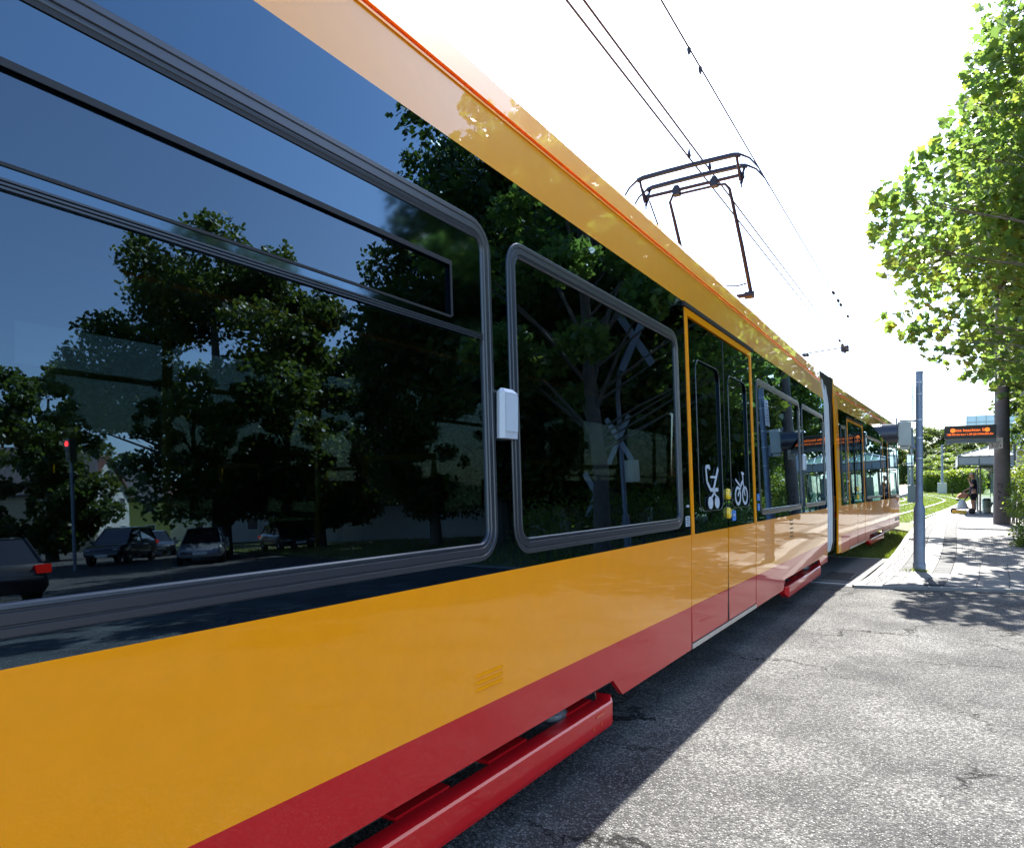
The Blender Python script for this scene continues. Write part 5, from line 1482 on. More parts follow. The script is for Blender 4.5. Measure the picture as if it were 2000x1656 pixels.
def head(parent, c, face, mt, hair_mt, hair='short', k=1.0):
    """c = centre of the skull, face = forward direction in plan"""
    f = Vector((face[0], face[1], 0)).normalized(); s = Vector((-f.y, f.x, 0)); c = Vector(c)
    bm = bmesh.new(); bmesh.ops.create_icosphere(bm, subdivisions=4, radius=1.0)
    for v in bm.verts:
        x, y, z = v.co   # x forward, y side, z up
        X, Y_, Z = x*.098, y*.076, z*.118
        if z < 0: X *= 1-.10*(-z); Y_ *= 1+.28*z; X += .012*(-z)
        if x > .6 and abs(y) < .35:
            if -.32 < z < .12: X += .020*math.exp(-(y/.13)**2)*math.exp(-((z+.16)/.12)**2)          # nose
            X += .007*math.exp(-(y/.3)**2)*math.exp(-((z+.50)/.06)**2) + .006*math.exp(-(y/.3)**2)*math.exp(-((z+.40)/.05)**2)  # lips
            X += .010*math.exp(-(y/.25)**2)*math.exp(-((z+.78)/.12)**2)                                # chin
        if x > .5: X -= .010*math.exp(-((abs(y)-.36)/.16)**2)*math.exp(-((z-.04)/.11)**2)           # eye sockets
        if abs(y) > .88 and abs(z+.05) < .28 and -.25 < x < .22: Y_ += math.copysign(.016, y)*math.exp(-((z+.05)/.17)**2)   # ears
        v.co = (c + (f*X + s*Y_ + Vector((0,0,Z)))*k)
    me = bpy.data.meshes.new('head'); bm.to_mesh(me); bm.free(); me.materials.append(mt)
    me.polygons.foreach_set('use_smooth', [True]*len(me.polygons))
    o = bpy.data.objects.new('head', me); C.objects.link(o); o.parent = parent; o.location = -parent.location
    for sg_ in (-1, 1):
        e = MB(); q = c + (f*.083 + s*.028*sg_ + Vector((0,0,.006)))*k; e.lathe(q - Vector((0,0,.008*k)), [(.003*k,0),(.010*k,.004*k),(.011*k,.008*k),(.010*k,.012*k),(.003*k,.016*k)], 8); x = e.build('eye', m_ink, o, True)
    bm = bmesh.new(); bmesh.ops.create_icosphere(bm, subdivisions=3, radius=1.0); rr2 = random.Random(2)
    kill = [v for v in bm.verts if (v.co.z < (.15 + .55*v.co.x if hair == 'short' else -.55 + 1.2*max(v.co.x,-.2))) or (v.co.x > .55 and v.co.z < .62)]
    bmesh.ops.delete(bm, geom=kill, context='VERTS')
    for v in bm.verts:
        x, y, z = v.co; g = 1.07 + rr2.uniform(-.015,.02); v.co = c + (f*x*.100*g + s*y*.080*g + Vector((0,0,z*.122*g)))*k
    me = bpy.data.meshes.new('hair'); bm.to_mesh(me); bm.free(); me.materials.append(hair_mt); me.polygons.foreach_set('use_smooth', [True]*len(me.polygons))
    h = bpy.data.objects.new('hair', me); C.objects.link(h); h.parent = o
    return o

# man at the shelter, in profile facing the tracks, leaning on a pushchair handle, one hand at his mouth
HP = G(1906, 1001, .27); HP = Vector((1.02, 35.9, .27))
man = empty('person', HP, 'man in dark t-shirt and peaked cap standing at the shelter, hand raised to his mouth', 'person')
hx, hy = HP.x, HP.y
def L3(dx, dy, z): return (dx, dy, z)
# body coordinates relative to the feet, forward = -X
J = [L3(0,0,.92)+(.135,), L3(.0,0,1.12)+((.12,.15),), L3(.01,0,1.32)+((.125,.17),), L3(.015,0,1.44)+((.09,.13),), L3(-.01,0,1.52)+(.055,), L3(-.03,0,1.60)+(.05,),
     L3(-.01,.10,.86)+(.105,), L3(-.03,.11,.50)+(.062,), L3(.01,.11,.12)+(.042,), L3(-.13,.12,.05)+(.035,),
     L3(.02,-.10,.86)+(.105,), L3(.00,-.11,.50)+(.062,), L3(.05,-.11,.12)+(.042,), L3(-.09,-.12,.05)+(.035,),
     L3(.02,.19,1.40)+(.06,), L3(-.02,.24,1.16)+(.046,), L3(-.24,.16,1.04)+(.032,),
     L3(.02,-.19,1.40)+(.06,), L3(-.06,-.24,1.17)+(.045,), L3(-.15,-.10,1.42)+(.030,)]
Bn = [(0,1),(1,2),(2,3),(3,4),(4,5),(0,6),(6,7),(7,8),(8,9),(0,10),(10,11),(11,12),(12,13),(3,14),(14,15),(15,16),(3,17),(17,18),(18,19)]
skin('body', J, Bn, m_skin, man)
skin('t_shirt', [L3(0,0,.82)+((.165,.185),), L3(0,0,1.0)+((.155,.18),), L3(0,0,1.12)+((.145,.175),), L3(.01,0,1.32)+((.14,.185),), L3(.015,0,1.45)+((.095,.14),), L3(.02,.19,1.41)+(.072,), L3(-.0,.225,1.25)+(.066,), L3(.02,-.19,1.41)+(.072,), L3(-.03,-.225,1.26)+(.066,)],
     [(0,1),(1,2),(2,3),(3,4),(4,5),(5,6),(4,7),(7,8)], m_navy, man)
skin('shorts', [L3(0,0,.93)+((.15,.165),), L3(-.01,.10,.82)+(.125,), L3(-.02,.11,.56)+(.10,), L3(.02,-.10,.82)+(.125,), L3(.01,-.11,.56)+(.10,)], [(0,1),(1,2),(0,3),(3,4)], m_short, man)
for q in (.11, -.11):
    ox = 0 if q > 0 else .04
    skin('shoe', [L3(.04+ox,q,.05)+((.05,.045),), L3(-.06+ox,q,.045)+((.05,.042),), L3(-.17+ox,q+.01*(1 if q>0 else -1),.035)+((.045,.03),)], [(0,1),(1,2)], m_shoe, man, 2)
hd = head(man, HP+Vector((-.055,0,1.675)), (-1,-.12), m_skin, m_hair)
hand(man, (-.24,.16,1.04), (-1,-.1,-.5), m_skin, .9)
hand(man, (-.15,-.10,1.42), (-.2,.45,.9), m_skin, .8, up=Vector((.9,.2,-.2)))
b = MB(); o_ = []
bm = bmesh.new(); bmesh.ops.create_uvsphere(bm, u_segments=20, v_segments=12, radius=1.0)
bmesh.ops.delete(bm, geom=[v for v in bm.verts if v.co.z < .18], context='VERTS')
for v in bm.verts: v.co = Vector((v.co.x*.112-.045, v.co.y*.09, 1.69+v.co.z*.125))
me = bpy.data.meshes.new('cap'); bm.to_mesh(me); bm.free(); me.materials.append(m_cap); me.polygons.foreach_set('use_smooth',[True]*len(me.polygons))
cp_ = bpy.data.objects.new('cap', me); C.objects.link(cp_); cp_.parent = man
b = MB(); b.add([(-.13,-.07,1.715),(-.23,-.05,1.705),(-.25,0,1.706),(-.23,.05,1.705),(-.13,.07,1.715),(-.13,-.07,1.725),(-.23,-.05,1.713),(-.25,0,1.716),(-.23,.05,1.713),(-.13,.07,1.725)],
      [(4,3,2,1,0),(5,6,7,8,9)]+[(i,i+1,i+6,i+5) for i in range(4)]); b.build('cap_peak', m_cap, cp_)

# pushchair with brown patterned seat, white bag and yellow crate
m_tan = mat('patterned_tan_cloth', (.34,.15,.09), .9, var=.6, vscale=28)
SO = Vector((.62, 35.6, .27)); pc_ = empty('pushchair', SO, 'pushchair with tan patterned hood standing in front of the man', 'pushchair')
def rel(m): m.T = lambda p: p + SO; return m
def pm(name, mt, f, sm=True): 
    b = rel(MB(SO)); f(b); return b.build(name, mt, pc_, sm)
for y in (-.22,.22):
    pm('frame_tube', m_ink, lambda b: (b.tube([(-.30,y,.16),(.02,y,.50),(.30,y,.98),(.36,y,1.02)], .014, 7), b.tube([(.34,y,.14),(.02,y,.50),(-.14,y,.72)], .013, 7)))
pm('handle', m_ink, lambda b: b.tube([(.36,-.22,1.02),(.40,-.2,1.03),(.40,.2,1.03),(.36,.22,1.02)], .018, 7))
pm('front_bar', m_ink, lambda b: b.tube([(-.26,-.22,.72),(-.36,-.21,.80),(-.38,-.2,1.0),(-.36,-.18,1.06)], .02, 7))
for x, y in ((-.32,-.24),(-.32,.24),(.34,-.24),(.34,.24)):
    pm('wheel', m_gask, lambda b: b.lathe((x,y,.12), [(.02,-.02),(.10,-.018),(.12,-.01),(.12,.01),(.10,.018),(.02,.02)], 16, 'y'))
def seat_sh(b):
    n = 9; vs = []
    for i in range(n+1):
        t = i/n; x = -.24+.50*t; z = .62+.02*math.cos(t*5)+.26*max(0,t-.55)*2
        for y in (-.20,.20): vs.append((x,y,z)); 
        for y in (-.20,.20): vs.append((x,y,z-.07))
    b.add(vs, [(4*i,4*i+4,4*i+5,4*i+1) for i in range(n)]+[(4*i+2,4*i+3,4*i+7,4*i+6) for i in range(n)]+[(4*i,4*i+2,4*i+6,4*i+4) for i in range(n)]+[(4*i+1,4*i+5,4*i+7,4*i+3) for i in range(n)]+[(0,1,3,2)])
pm('seat', m_ink, seat_sh)
def hood(b):
    vs = []; n = 10
    for i in range(n+1):
        a = R(5+150*i/n); 
        for y, k in ((-.22,.86),(-.12,1),(.12,1),(.22,.86)): vs.append((.05-.27*k*math.cos(a), y, .66+.27*k*math.sin(a)))
    b.add(vs, [(4*i+k,4*i+4+k,4*i+5+k,4*i+1+k) for i in range(n) for k in range(3)])
    b.add([(.05,-.221,.66)]+[(.05-.23*math.cos(R(5+150*i/n)), -.221, .66+.23*math.sin(R(5+150*i/n))) for i in range(n+1)], [(0,i+1,i+2) for i in range(n)])
pm('hood', m_tan, hood)
pm('basket', m_ink, lambda b: b.bbox(-.22,.22,-.18,.18,.22,.30,.02))
BO = Vector((.60, 35.36, .27)); 
b = MB(BO); n = 12
vs = []
for z, w, d in ((.20,.16,.05),(.22,.19,.08),(.40,.17,.09),(.55,.12,.06),(.62,.07,.03)):
    for k in range(n):
        a = 2*PI*k/n; wv = 1+.08*math.sin(3*a+z*20); vs.append((BO.x+w*wv*math.cos(a), BO.y+d*wv*math.sin(a), .27+z))
b.add(vs, [(i*n+k, i*n+(k+1)%n, (i+1)*n+(k+1)%n, (i+1)*n+k) for i in range(4) for k in range(n)]+[tuple(range(n-1,-1,-1)), tuple(range(4*n,5*n))])
bg_o = b.build('carrier_bag', m_white, None, True); bg_o.location = BO; tag(bg_o, 'white carrier bag hanging from the pushchair frame', 'bag')
CO = Vector((.50, 35.30, .27)); cr_ = empty('crate', CO, 'yellow crate with brown cartons under the pushchair', 'crate')
m_ycr = mat('yellow_crate', (.62,.36,.02), .5)
b = MB(CO); b.box(.24,.76,35.18,35.20,.29,.42); b.box(.24,.76,35.42,35.44,.29,.42); b.box(.24,.26,35.20,35.42,.29,.42); b.box(.74,.76,35.20,35.42,.29,.42); b.box(.26,.74,35.20,35.42,.29,.31); b.build('crate_body', m_ycr, cr_)
for k in range(3): b = MB(CO); b.bbox(.28+k*.155,.42+k*.155,35.23,35.40,.312,.45-.02*k,.006); b.build('carton', m_tan, cr_)

# woman seated on the bench behind the glass
WP = Vector((px0+.80, YS+1.85, .27)); wo = empty('person', WP, 'person in light blue top seated behind the shelter glass', 'person')
m_lblue = mat('light_blue_top', (.22,.40,.55), .85, var=.15); m_jean = mat('blue_jeans', (.03,.07,.15), .9, var=.2)
skin('body', [(0,0,.56,.13),(0,.02,.80,(.12,.15)),(0,.03,1.0,(.11,.16)),(0,.01,1.10,.05),(0,-.02,1.18,.045),(.10,-.22,.56,.08),(.11,-.46,.52,.06),(.11,-.46,.10,.04),(.11,-.56,.05,.035),
     (-.10,-.22,.56,.08),(-.11,-.46,.52,.06),(-.11,-.46,.10,.04),(-.11,-.56,.05,.035),(.19,.0,1.02,.05),(.26,-.10,.80,.04),(.16,-.30,.72,.028),(-.19,0,1.02,.05),(-.25,-.10,.80,.04),(-.14,-.30,.70,.028)],
     [(0,1),(1,2),(2,3),(3,4),(0,5),(5,6),(6,7),(7,8),(0,9),(9,10),(10,11),(11,12),(2,13),(13,14),(14,15),(2,16),(16,17),(17,18)], m_skin, wo)
skin('top', [(0,.01,.60,(.15,.17)),(0,.02,.82,(.135,.165)),(0,.03,1.0,(.125,.175)),(.19,0,1.03,.062),(.24,-.07,.88,.055),(-.19,0,1.03,.062),(-.24,-.07,.88,.055)], [(0,1),(1,2),(2,3),(3,4),(2,5),(5,6)], m_lblue, wo)
skin('trousers', [(0,0,.54,.145),(.10,-.22,.56,.095),(.11,-.46,.52,.072),(.11,-.46,.12,.055),(-.10,-.22,.56,.095),(-.11,-.46,.52,.072),(-.11,-.46,.12,.055)], [(0,1),(1,2),(2,3),(0,4),(4,5),(5,6)], m_jean, wo)
head(wo, WP+Vector((0,-.04,1.27)), (-.5,-1), m_skin, m_hair, 'long'); hand(wo, (.16,-.30,.72), (-.4,-1,-.2), m_skin, .6); hand(wo, (-.14,-.30,.70), (.4,-1,-.2), m_skin, .6)

# passenger seated in the tram, dimly seen through the big window
qs = P(680, 905, 3.4); HPx = Vector((FACE_X-1.35, 3.0, .5))
pa_ = empty('person', HPx, 'passenger in dark clothes seated inside the tram behind the big window', 'person')
skin('body', [(0,0,.46,.13),(0,.04,.70,(.12,.15)),(0,.06,.92,(.11,.17)),(0,.04,1.03,.05),(0,.01,1.11,.045),(.10,-.24,.47,.08),(.11,-.46,.45,.06),(.11,-.46,.08,.04),(-.10,-.24,.47,.08),(-.11,-.46,.45,.06),(-.11,-.46,.08,.04),
     (.2,.04,.94,.055),(.26,-.04,.70,.045),(.14,-.24,.62,.03),(-.2,.04,.94,.055),(-.26,-.04,.70,.045),(-.14,-.24,.62,.03)], [(0,1),(1,2),(2,3),(3,4),(0,5),(5,6),(6,7),(0,8),(8,9),(9,10),(2,11),(11,12),(12,13),(2,14),(14,15),(15,16)], m_skin, pa_)
skin('jacket', [(0,.02,.48,(.15,.17)),(0,.05,.72,(.14,.17)),(0,.06,.93,(.13,.185)),(.2,.04,.95,.07),(.26,-.04,.70,.06),(.15,-.2,.63,.045),(-.2,.04,.95,.07),(-.26,-.04,.70,.06),(-.15,-.2,.63,.045)], [(0,1),(1,2),(2,3),(3,4),(4,5),(2,6),(6,7),(7,8)], m_navy, pa_)
skin('trousers', [(0,0,.46,.145),(.10,-.24,.47,.095),(.11,-.46,.45,.075),(.11,-.46,.10,.055),(-.10,-.24,.47,.095),(-.11,-.46,.45,.075),(-.11,-.46,.10,.055)], [(0,1),(1,2),(2,3),(0,4),(4,5),(5,6)], m_short, pa_)
head(pa_, HPx+Vector((0,-.0,1.21)), (0,-1), m_skin, m_hair, 'long'); hand(pa_, (.14,-.24,.62), (-.3,-1,-.2), m_skin, .6); hand(pa_, (-.14,-.24,.62), (.3,-1,-.2), m_skin, .6)

# ================================================================== WHAT THE TRAM MIRRORS, AND WHAT STANDS BEHIND IT
def house(loc, rz, w, d, h, roof, wallm, roofm, label, group='houses mirrored across the street', balcony=False, flat=False, rows=2, cols=3):
    e = empty('house', loc, label, 'house', group, rz); L0 = Vector((0,0,0))
    b = MB()
    if flat: b.box(-w/2,w/2,-d/2,d/2,0,h)
    else: b.add([(-w/2,-d/2,0),(w/2,-d/2,0),(w/2,d/2,0),(-w/2,d/2,0),(-w/2,-d/2,h),(w/2,-d/2,h),(w/2,d/2,h),(-w/2,d/2,h),(0,-d/2,h+roof),(0,d/2,h+roof)],
          [(0,1,5,8,4),(1,2,6,5),(2,3,7,9,6),(3,0,4,7)])
    b.build('wall', wallm, e)
    if flat:
        b = MB(); b.box(-w/2-.2,w/2+.2,-d/2-.2,d/2+.2,h+.002,h+.35); b.build('roof', roofm, e)
    else:
        for s_ in (-1, 1):
            b = MB(); k = .35
            b.add([(s_*(w/2+k),-d/2-k,h-k*roof/(w/2)),(s_*(w/2+k),d/2+k,h-k*roof/(w/2)),(0,d/2+k,h+roof),(0,-d/2-k,h+roof),(s_*(w/2+k),-d/2-k,h-k*roof/(w/2)+.18),(s_*(w/2+k),d/2+k,h-k*roof/(w/2)+.18),(0,d/2+k,h+roof+.18),(0,-d/2-k,h+roof+.18)],
                  [(4,5,6,7),(3,2,1,0),(0,1,5,4),(1,2,6,5),(3,0,4,7)]); b.build('roof_slope', roofm, e)
        b = MB(); b.box(w*.15,w*.15+.6,-.4,.4,h+roof*.5,h+roof+.8); b.build('chimney', roofm, e)
    for r_ in range(rows):
        for c_ in range(cols):
            x = -w/2 + w*(c_+.5)/cols; z = 1.0+r_*2.8
            for y0, sg_ in ((-d/2, -1), (d/2, 1)):
                b = MB(); b.box(x-.6,x+.6,*sorted((y0+sg_*.02,y0+sg_*.06)),z,z+1.3); wf = b.build('window', m_signw, e)
                b = MB(); b.box(x-.5,x+.5,*sorted((y0+sg_*.062,y0+sg_*.075)),z+.1,z+1.2); b.build('window_pane', m_disp, wf)
    for r_ in range(rows):
        for y in (-d/4, d/4):
            for s_ in (-1, 1):
                z = 1.0+r_*2.8; b = MB(); b.box(*sorted((s_*(w/2+.02),s_*(w/2+.06))),y-.6,y+.6,z,z+1.3); wf = b.build('window', m_signw, e)
                b = MB(); b.box(*sorted((s_*(w/2+.062),s_*(w/2+.075))),y-.5,y+.5,z+.1,z+1.2); b.build('window_pane', m_disp, wf)
    if balcony:
        for z in (2.6, 4.6):
            b = MB(); b.box(w/2+.08,w/2+1.5,-1.6,1.6,z,z+.15); b.box(w/2+1.45,w/2+1.5,-1.6,1.6,z+.15,z+1.0); bb = b.build('balcony', m_signw, e)
            b = MB(); b.lathe((w/2+.9,0,z+1.9), [(1.5,0),(.8,.25),(.03,.5)], 8); b.build('parasol', m_signw, bb)
    return e
m_cream = mat('cream_render', (.50,.44,.30), .9, var=.1); m_greyr = mat('pale_grey_render', (.48,.48,.46), .9, var=.08); m_yr = mat('lemon_render', (.58,.56,.16), .9)
m_tile = mat('brown_roof_tiles', (.16,.07,.05), .85, var=.3, vscale=4, bump=.6, bscale=12); m_tile2 = mat('grey_roof_tiles', (.10,.095,.10), .85, var=.3, vscale=4)
def mhouse(px, Y, *a, **k):
    q = M(px, 1000, Y); q.z = 0; return house(q, *a, **k)
mhouse(62, 62, .5, 8, 10, 5.4, 4.2, m_cream, m_tile2, 'cream gabled house mirrored at the left edge of the window')
mhouse(115, 66, .9, 9, 9, 5.2, 3.8, m_greyr, m_tile, 'grey house with red-brown roof and parasols mirrored at the left of the window', balcony=True)
mhouse(235, 85, .2, 7, 9, 5.5, 3.6, m_yr, m_tile2, 'lemon yellow gabled house mirrored in the distance')
mhouse(330, 95, .2, 9, 9, 5.0, 3.2, m_greyr, m_tile, 'distant grey house with brown roof mirrored below the big tree')
mhouse(600, 66, -.4, 14, 10, 6.0, 0, m_greyr, m_tile2, 'flat roofed pale block mirrored behind the two big trees', flat=True, cols=5)
mhouse(1150, 60, -.3, 12, 9, 6.5, 0, m_greyr, m_tile2, 'flat roofed pale block mirrored in the second window', flat=True, cols=4)
# pale garden wall mirrored across the verge
qa, qb = M(637,1000,44), M(985,1000,38)
w_ = MB(); d_ = Vector((qb.x-qa.x, qb.y-qa.y, 0)); n_ = Vector((-d_.y, d_.x, 0)).normalized()*.12
qa.z = qb.z = 0
w_.prism([(qa-n_)[:2], (qb-n_)[:2], (qb+n_)[:2], (qa+n_)[:2]], 0, 2.1); w_o = w_.build('garden_wall', m_greyr); tag(w_o, 'long pale rendered wall mirrored along the foot of the big window', 'wall')
w_ = MB(); n2 = n_*1.4; w_.prism([(qa-n2)[:2], (qb-n2)[:2], (qb+n2)[:2], (qa+n2)[:2]], 2.102, 2.17); w_.build('coping', m_conc, w_o)
# verge beyond the street
vv = MB(); p = [ep(5.0,-.3), ep(40,-.3), ep(40,-18), ep(5.0,-18)]; vv.add([(x,y,.07) for x,y in p]+[(x,y,-.05) for x,y in p], [(0,1,2,3),(0,4,5,1),(3,7,4,0)])
tag(vv.build('verge', m_soil), kind='structure')
pts = []; r = np.random.default_rng(31)
for _ in range(7000):
    t = r.uniform(5.1, 34); o = -.3-r.random()**1.5*12; x, y = ep(t, o); pts.append((x, y, .06, 1.0))
tag(blades('verge_grass', pts, .08, .22, m_grass, 32, .008), kind='stuff')

# cars
def car(loc, rz, col, label, h=1.46, L_=4.3, wid=1.78, suv=False, group='cars in the street'):
    e = empty('parked_car', loc, label, 'car', group, rz)
    pm_ = mat('car_paint_%s' % label.split()[0], col, .35, coat=1, metal=.2)
    hw = wid/2; zb = .28 if not suv else .36
    zs = .92 if not suv else 1.05
    secs = [(-L_/2, .50, zs-.22, .80), (-L_/2+.12, zb, zs-.04, .93), (-L_/2+.5, zb, zs+.02, 1), (-L_*.2, zb, zs+.0, 1), (L_*.12, zb, zs-.03, 1), (L_*.28, zb, zs-.08, 1), (L_/2-.35, zb, zs-.18, .96), (L_/2-.06, zb+.02, zs-.32, .86), (L_/2, .42, zs-.40, .78)]
    b = MB(); vs = []
    for x, z0, z1, k in secs:
        w = hw*k
        for y, z in ((-w*.9,z0),(-w,z0+.12),(-w,z0+.35),(-w*.97,z1-.08),(-w*.88,z1),(w*.88,z1),(w*.97,z1-.08),(w,z0+.35),(w,z0+.12),(w*.9,z0)): vs.append((x,y,z))
    n = 10; b.add(vs, [(i*n+k, (i+1)*n+k, (i+1)*n+(k+1)%n, i*n+(k+1)%n) for i in range(len(secs)-1) for k in range(n)] + [tuple(range(n)), tuple(range(len(vs)-1, len(vs)-n-1, -1))])
    body_ = b.build('body', pm_, e, True, 40)
    rs = -L_/2+(.25 if not suv else .12)
    cab = [(rs, rs+.35+(.0), -0), ]
    b = MB(); q = [(rs,.0),(rs+.45,1),(L_*.05,1),(L_*.27,0)]
    zt = h
    bs = [(rs, zs-.02), (rs+.42, zt-.04), (L_*.06, zt-.03), (L_*.29, zs-.08)]
    vs = [(rs,-hw*.84,zs-.02),(L_*.29,-hw*.84,zs-.08),(L_*.29,hw*.84,zs-.08),(rs,hw*.84,zs-.02),(rs+.38,-hw*.66,zt-.035),(L_*.07,-hw*.66,zt-.035),(L_*.07,hw*.66,zt-.035),(rs+.38,hw*.66,zt-.035)]
    b.add(vs, [(0,1,5,4),(1,2,6,5),(2,3,7,6),(3,0,4,7)]); b.build('windows', mat('car_glass', (.012,.014,.018), .05, coat=1), e)
    b = MB(); b.add([(rs+.36,-hw*.67,zt-.034),(L_*.075,-hw*.67,zt-.034),(L_*.075,hw*.67,zt-.034),(rs+.36,hw*.67,zt-.034),(rs+.5,-hw*.55,zt),(L_*.03,-hw*.55,zt),(L_*.03,hw*.55,zt),(rs+.5,hw*.55,zt)],
              [(4,5,6,7),(0,1,5,4),(1,2,6,5),(2,3,7,6),(3,0,4,7)])
    for s_ in (-1,1):
        b.tube([(rs,s_*hw*.845,zs-.01),(rs+.38,s_*hw*.67,zt-.03)], .035, 5); b.tube([(L_*.29,s_*hw*.845,zs-.07),(L_*.07,s_*hw*.67,zt-.03)], .03, 5); b.tube([(-L_*.08,s_*hw*.85,zs-.01),(-L_*.09,s_*hw*.67,zt-.03)], .03, 5)
    b.build('roof', pm_, e, True, 30)
    for x in (-L_*.30, L_*.31):
        for s_ in (-1,1):
            b = MB(); b.lathe((x, s_*(hw-.10), .32), [(.20,-.10),(.31,-.10),(.325,-.06),(.325,.06),(.31,.10),(.20,.10)], 20, 'y'); t_ = b.build('wheel', m_gask, e, True)
            b = MB(); b.lathe((x, s_*(hw-.10), .32), [(.02,-.105),(.20,-.09),(.20,.09),(.02,.105)], 12, 'y'); b.build('rim', m_seamg, t_, True)
    for s_ in (-1,1):
        b = MB(); y = sorted((s_*hw*.62, s_*hw*.94)); b.box(-L_/2-.01,-L_/2+.28,y[0],y[1],zs-.24,zs-.06); b.build('tail_light', mat('red_tail_light', (.5,.01,.01), .2, emit=(1,.02,.01), estr=.25), e)
        b = MB(); y = sorted((s_*hw*.55, s_*hw*.85)); b.box(L_/2-.30,L_/2-.03,y[0],y[1],zs-.42,zs-.30); b.build('headlight', m_white, e)
        b = MB(); b.bbox(L_*.20,L_*.20+.14,*sorted((s_*hw*1.0, s_*hw*1.16)),zs-.05,zs+.10,.02); b.build('side_mirror', pm_, e)
    b = MB(); b.box(L_/2-.01,L_/2+.012,-.26,.26,.40,.51); b.build('number_plate', m_signw, e)
    return e
ra = math.atan2(ED.y, ED.x)
q = M(-70,1130,15); car((q.x,q.y,0), ra-.35, (.02,.02,.024), 'black car with glowing red tail light mirrored at the lower left edge')
q = M(240,1080,33); car((q.x,q.y,0), ra+PI+.5, (.02,.022,.028), 'dark off-roader mirrored in the big window below the trees', 1.72, 4.6, suv=True)
q = M(400,1070,29); car((q.x,q.y,0), ra+PI+.3, (.22,.23,.25), 'silver hatchback mirrored on the street left of the white wall')
q = M(300,1050,40); car((q.x,q.y,0), ra+PI, (.05,.06,.08), 'blue-grey car parked far back between off-roader and hatchback')
q = M(560,1040,36); car((q.x,q.y,0), ra+PI, (.04,.04,.045), 'charcoal car half hidden at the foot of the mirrored tree')
# bottle banks and utility cabinets
def bank(px, Y, label):
    q = M(px, 1000, Y); e = empty('bottle_bank', (q.x,q.y,0), label, 'container', 'pale bottle banks mirrored in the second window', ra*.5)
    b = MB(); b.bbox(-.55,.55,-.55,.55,.05,1.05,.05); b.build('container_body', mat('pale_grey_container', (.42,.43,.42), .6, var=.1), e)
    b = MB(); b.add([(-.6,-.6,1.052),(.6,-.6,1.052),(.6,.6,1.052),(-.6,.6,1.052),(-.28,-.5,1.45),(.28,-.5,1.45),(.28,.5,1.45),(-.28,.5,1.45)], [(3,2,1,0),(4,5,6,7),(0,1,5,4),(1,2,6,5),(2,3,7,6),(3,0,4,7)]); b.build('container_lid', mat('pale_beige_lid', (.55,.53,.47), .6), e)
    for z in (.45,.72):
        b = MB(); b.box(-.4,.4,-.565,-.552,z,z+.16); b.build('label', m_seamg, e)
    text_mesh('GLAS', .2, 'lettering', m_ink, e, Vector((q.x,q.y,0))+Vector((0,-.57,.80)), (R(90),0,0), .001)
for px_, l_ in ((1062,'pale bottle bank with beige lid, left one in the second window'), (1103,'pale bottle bank with beige lid, right one in the second window')): bank(px_, 33, l_)
for k, (px_, Y, w, h, lab) in enumerate(((1243,36,1.6,1.15,'grey utility cabinet with dark scrawl, mirrored left of its longer neighbour'), (1295,37,2.6,1.15,'long pale utility cabinet mirrored at the right of the second window'), (1012,33,.5,1.9,'tall narrow dark cabinet mirrored at the left of the bottle banks'))):
    q = M(px_, 1000, Y); o_ = Vector((q.x,q.y,0)); e = empty('utility_cabinet', o_, lab, 'cabinet', None, ra*.3)
    b = MB(); b.bbox(-w/2,w/2,-.3,.3,.0,h,.03); b.build('cabinet_body', m_greyr if k < 2 else m_steelb, e)
    for j in range(int(w/.6)+1):
        x = -w/2+.05+j*.6
        if x+.5 < w/2+.05: b = MB(); b.box(x,min(x+.54,w/2-.03),-.312,-.302,.1,h-.08); b.build('cabinet_door', m_box if k < 2 else m_steelb, e)
    if k == 0:
        b = MB(); b.tube([(-.3,-.315,.3),(0,-.315,.8),(-.1,-.315,.5),(.2,-.315,.9),(.1,-.315,.35),(.3,-.315,.5)], .025, 4); b.build('scrawl', m_ink, e)
# level crossing posts with diagonal crosses
def saltire(b, x, y, z, L0, w, T_):
    for s_ in (-1,1):
        a = R(58)*s_; d = Vector((math.cos(a),0,math.sin(a))); n = Vector((-math.sin(a),0,math.cos(a)))
        c = Vector((x,y+.012*s_,z))
        q = [c-d*L0/2-n*w/2, c+d*L0/2-n*w/2, c+d*L0/2+n*w/2, c-d*L0/2+n*w/2]
        b.add([tuple(p_-Vector((0,.01,0))) for p_ in q]+[tuple(p_+Vector((0,.0,0))) for p_ in q], [(0,1,2,3),(7,6,5,4)]+[(i,i+4,(i+1)%4+4,(i+1)%4) for i in range(4)])
m_cross = mat('blue_grey_sign_back', (.20,.23,.28), .5, metal=.3)
q = M(1222, 1000, 19); e = empty('crossing_signal', (q.x,q.y,0), 'curved grey gantry post with diagonal cross boards mirrored in the second window', 'signal post', 'level crossing posts', R(12))
b = MB(); b.tube([(0,0,0),(0,0,1.1)], .10, 12); b.tube([(0,0,1.1),(0,0,3.9),(-.03,-.05,4.4),(-.35,-.35,4.95),(-.9,-.9,5.15),(-2.0,-2.0,5.35)], .065, 10); b.build('gantry_post', m_pole, e, True)
b = MB(); saltire(b, -2.05, -2.05, 5.3, 1.6, .18, None); b.build('cross_board', m_cross, e)
b = MB(); saltire(b, -.02, -.1, 3.2, 1.5, .16, None); b.build('cross_board', m_cross, e)
b = MB(); b.bbox(-.5,-.2,-.2,.1,2.0,2.6,.02); b.build('signal_case', m_box, e)
q = M(1172, 1000, 21); e = empty('crossing_sign', (q.x,q.y,0), 'low post with a diagonal cross and beige box mirrored in the second window', 'signal post', 'level crossing posts', R(12))
b = MB(); b.tube([(0,0,0),(0,0,2.9)], .06, 10); b.build('post', m_pole, e, True)
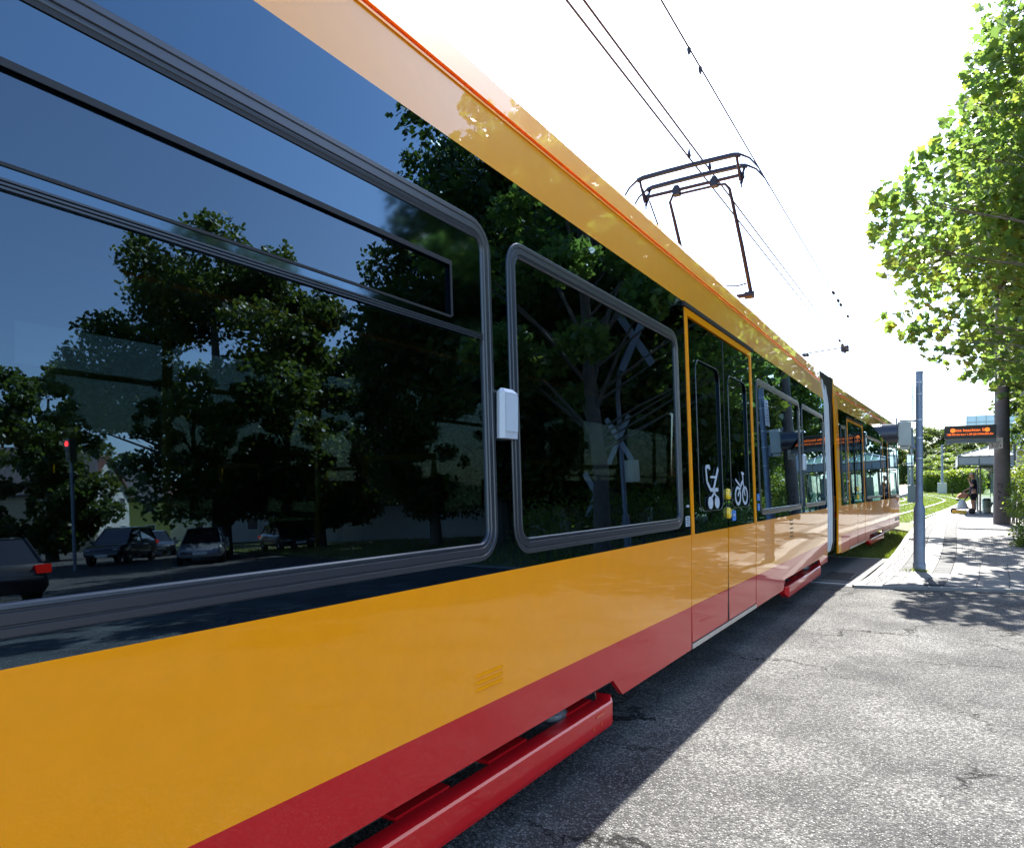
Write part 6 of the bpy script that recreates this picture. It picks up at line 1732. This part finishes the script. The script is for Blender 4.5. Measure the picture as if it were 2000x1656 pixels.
b = MB(); saltire(b, 0, -.09, 1.75, 1.6, .2, None); b.build('cross_board', m_cross, e)
b = MB(); b.bbox(-.38,-.08,-.15,.1,2.3,2.75,.02); b.build('signal_case', m_box, e)
# red traffic light and street lamps mirrored far left
q = M(143, 1000, 28); zz = M(143, 866, 28).z; e = empty('traffic_light', (q.x,q.y,0), 'traffic light showing red mirrored high in the left of the window', 'traffic light')
b = MB(); b.tube([(0,0,0),(0,0,zz-.5)], .07, 10); b.build('post', m_pole, e, True); b = MB(); b.bbox(-.18,.18,-.15,.15,zz-.75,zz+.22,.03); b.build('signal_case', m_hood, e)
for k, (dz, mt_) in enumerate(((0, mat('red_lamp', (.3,0,0), .4, emit=(1,.02,.02), estr=7)), (-.28, m_disp), (-.56, m_disp))):
    for ax, r0 in (('x',-.165),('y',-.165)):
        b = MB(); c_ = (r0 if ax=='x' else 0, 0 if ax=='x' else r0, zz+dz); b.lathe(c_, [(.11,-.012),(.11,.012)], 16, ax); b.build('lamp_lens', mt_, e)
for k, (px_, Y, yt, lab) in enumerate(((76,45,965,'street lamp mirrored beside the cream house'), (145,50,970,'slim street lamp mirrored beside the parasol balconies'))):
    q = M(px_,1000,Y); zt_ = M(px_,yt,Y).z; e = empty('street_lamp', (q.x,q.y,0), lab, 'street lamp', 'street lamps mirrored at the left')
    b = MB(); b.tube([(0,0,0),(0,0,zt_)], [.09,.05], 8); b.build('lamp_post', m_pole, e, True); b = MB(); b.bbox(-.1,.9,-.1,.1,zt_,zt_+.1,.03); b.build('lamp_head', m_steelb, e)

# behind the tram, seen dimly right through its windows
q = P(190, 950, 60); house((q.x,q.y,0), R(60), 12, 9, 5.4, 0, mat('white_render', (.72,.72,.70), .9), m_greyr, 'white two-storey building seen dimly through the tram on the left', None, flat=True, cols=4)
q = P(190, 970, 46); car((q.x,q.y,0), R(64), (.6,.62,.64), 'white car seen dimly right through the tram windows', group=None)
for k, (px_, Y, h_, wh) in enumerate(((560,40,9,'a'), (800,42,9,'b'), (1050,55,9.5,'c'), (20,38,8,'b'), (380,44,8.5,'a'))):
    q = P(px_, 950, Y); tree(q.x, q.y, h_, wh, ('bright tree seen through the tram beside the passenger','tree behind the tram near the first pillar','tree behind the tram beyond the second window','tree behind the tram at the left picture edge','tree behind the tram next to the white building')[k], 'trees on the far side of the tram', rz=k*1.1)

# blue-glazed office tower behind the display
q = P(1916, 830, 330); mo = Vector((q.x,q.y,0)); e = empty('office_building', mo, 'pale blue glass office block rising behind the departure display', 'building')
zt_ = CAM_H+(HOR-811)*330/F_PX; zt2 = CAM_H+(HOR-829)*330/F_PX
m_bglass = mat('pale_blue_facade', (.42,.56,.70), .35, coat=.6)
b = MB(mo); b.T = None
b.box(mo.x-6, mo.x+22, mo.y, mo.y+18, 0, zt_); b.box(mo.x-11, mo.x-6.01, mo.y+1, mo.y+18, 0, zt2); b.build('facade', m_bglass, e)
for k in range(int(zt_/3.3)):
    z = 2+k*3.3; b = MB(mo); b.box(mo.x-6.1, mo.x+22.1, mo.y-.15, mo.y-.01, z, z+.5); b.build('floor_band', m_panelb, e)
for k in range(8):
    b = MB(mo); x = mo.x-5.9+k*3.9; b.box(x, x+.3, mo.y-.22, mo.y-.152, 2, zt_); b.build('mullion', m_panelb, e)
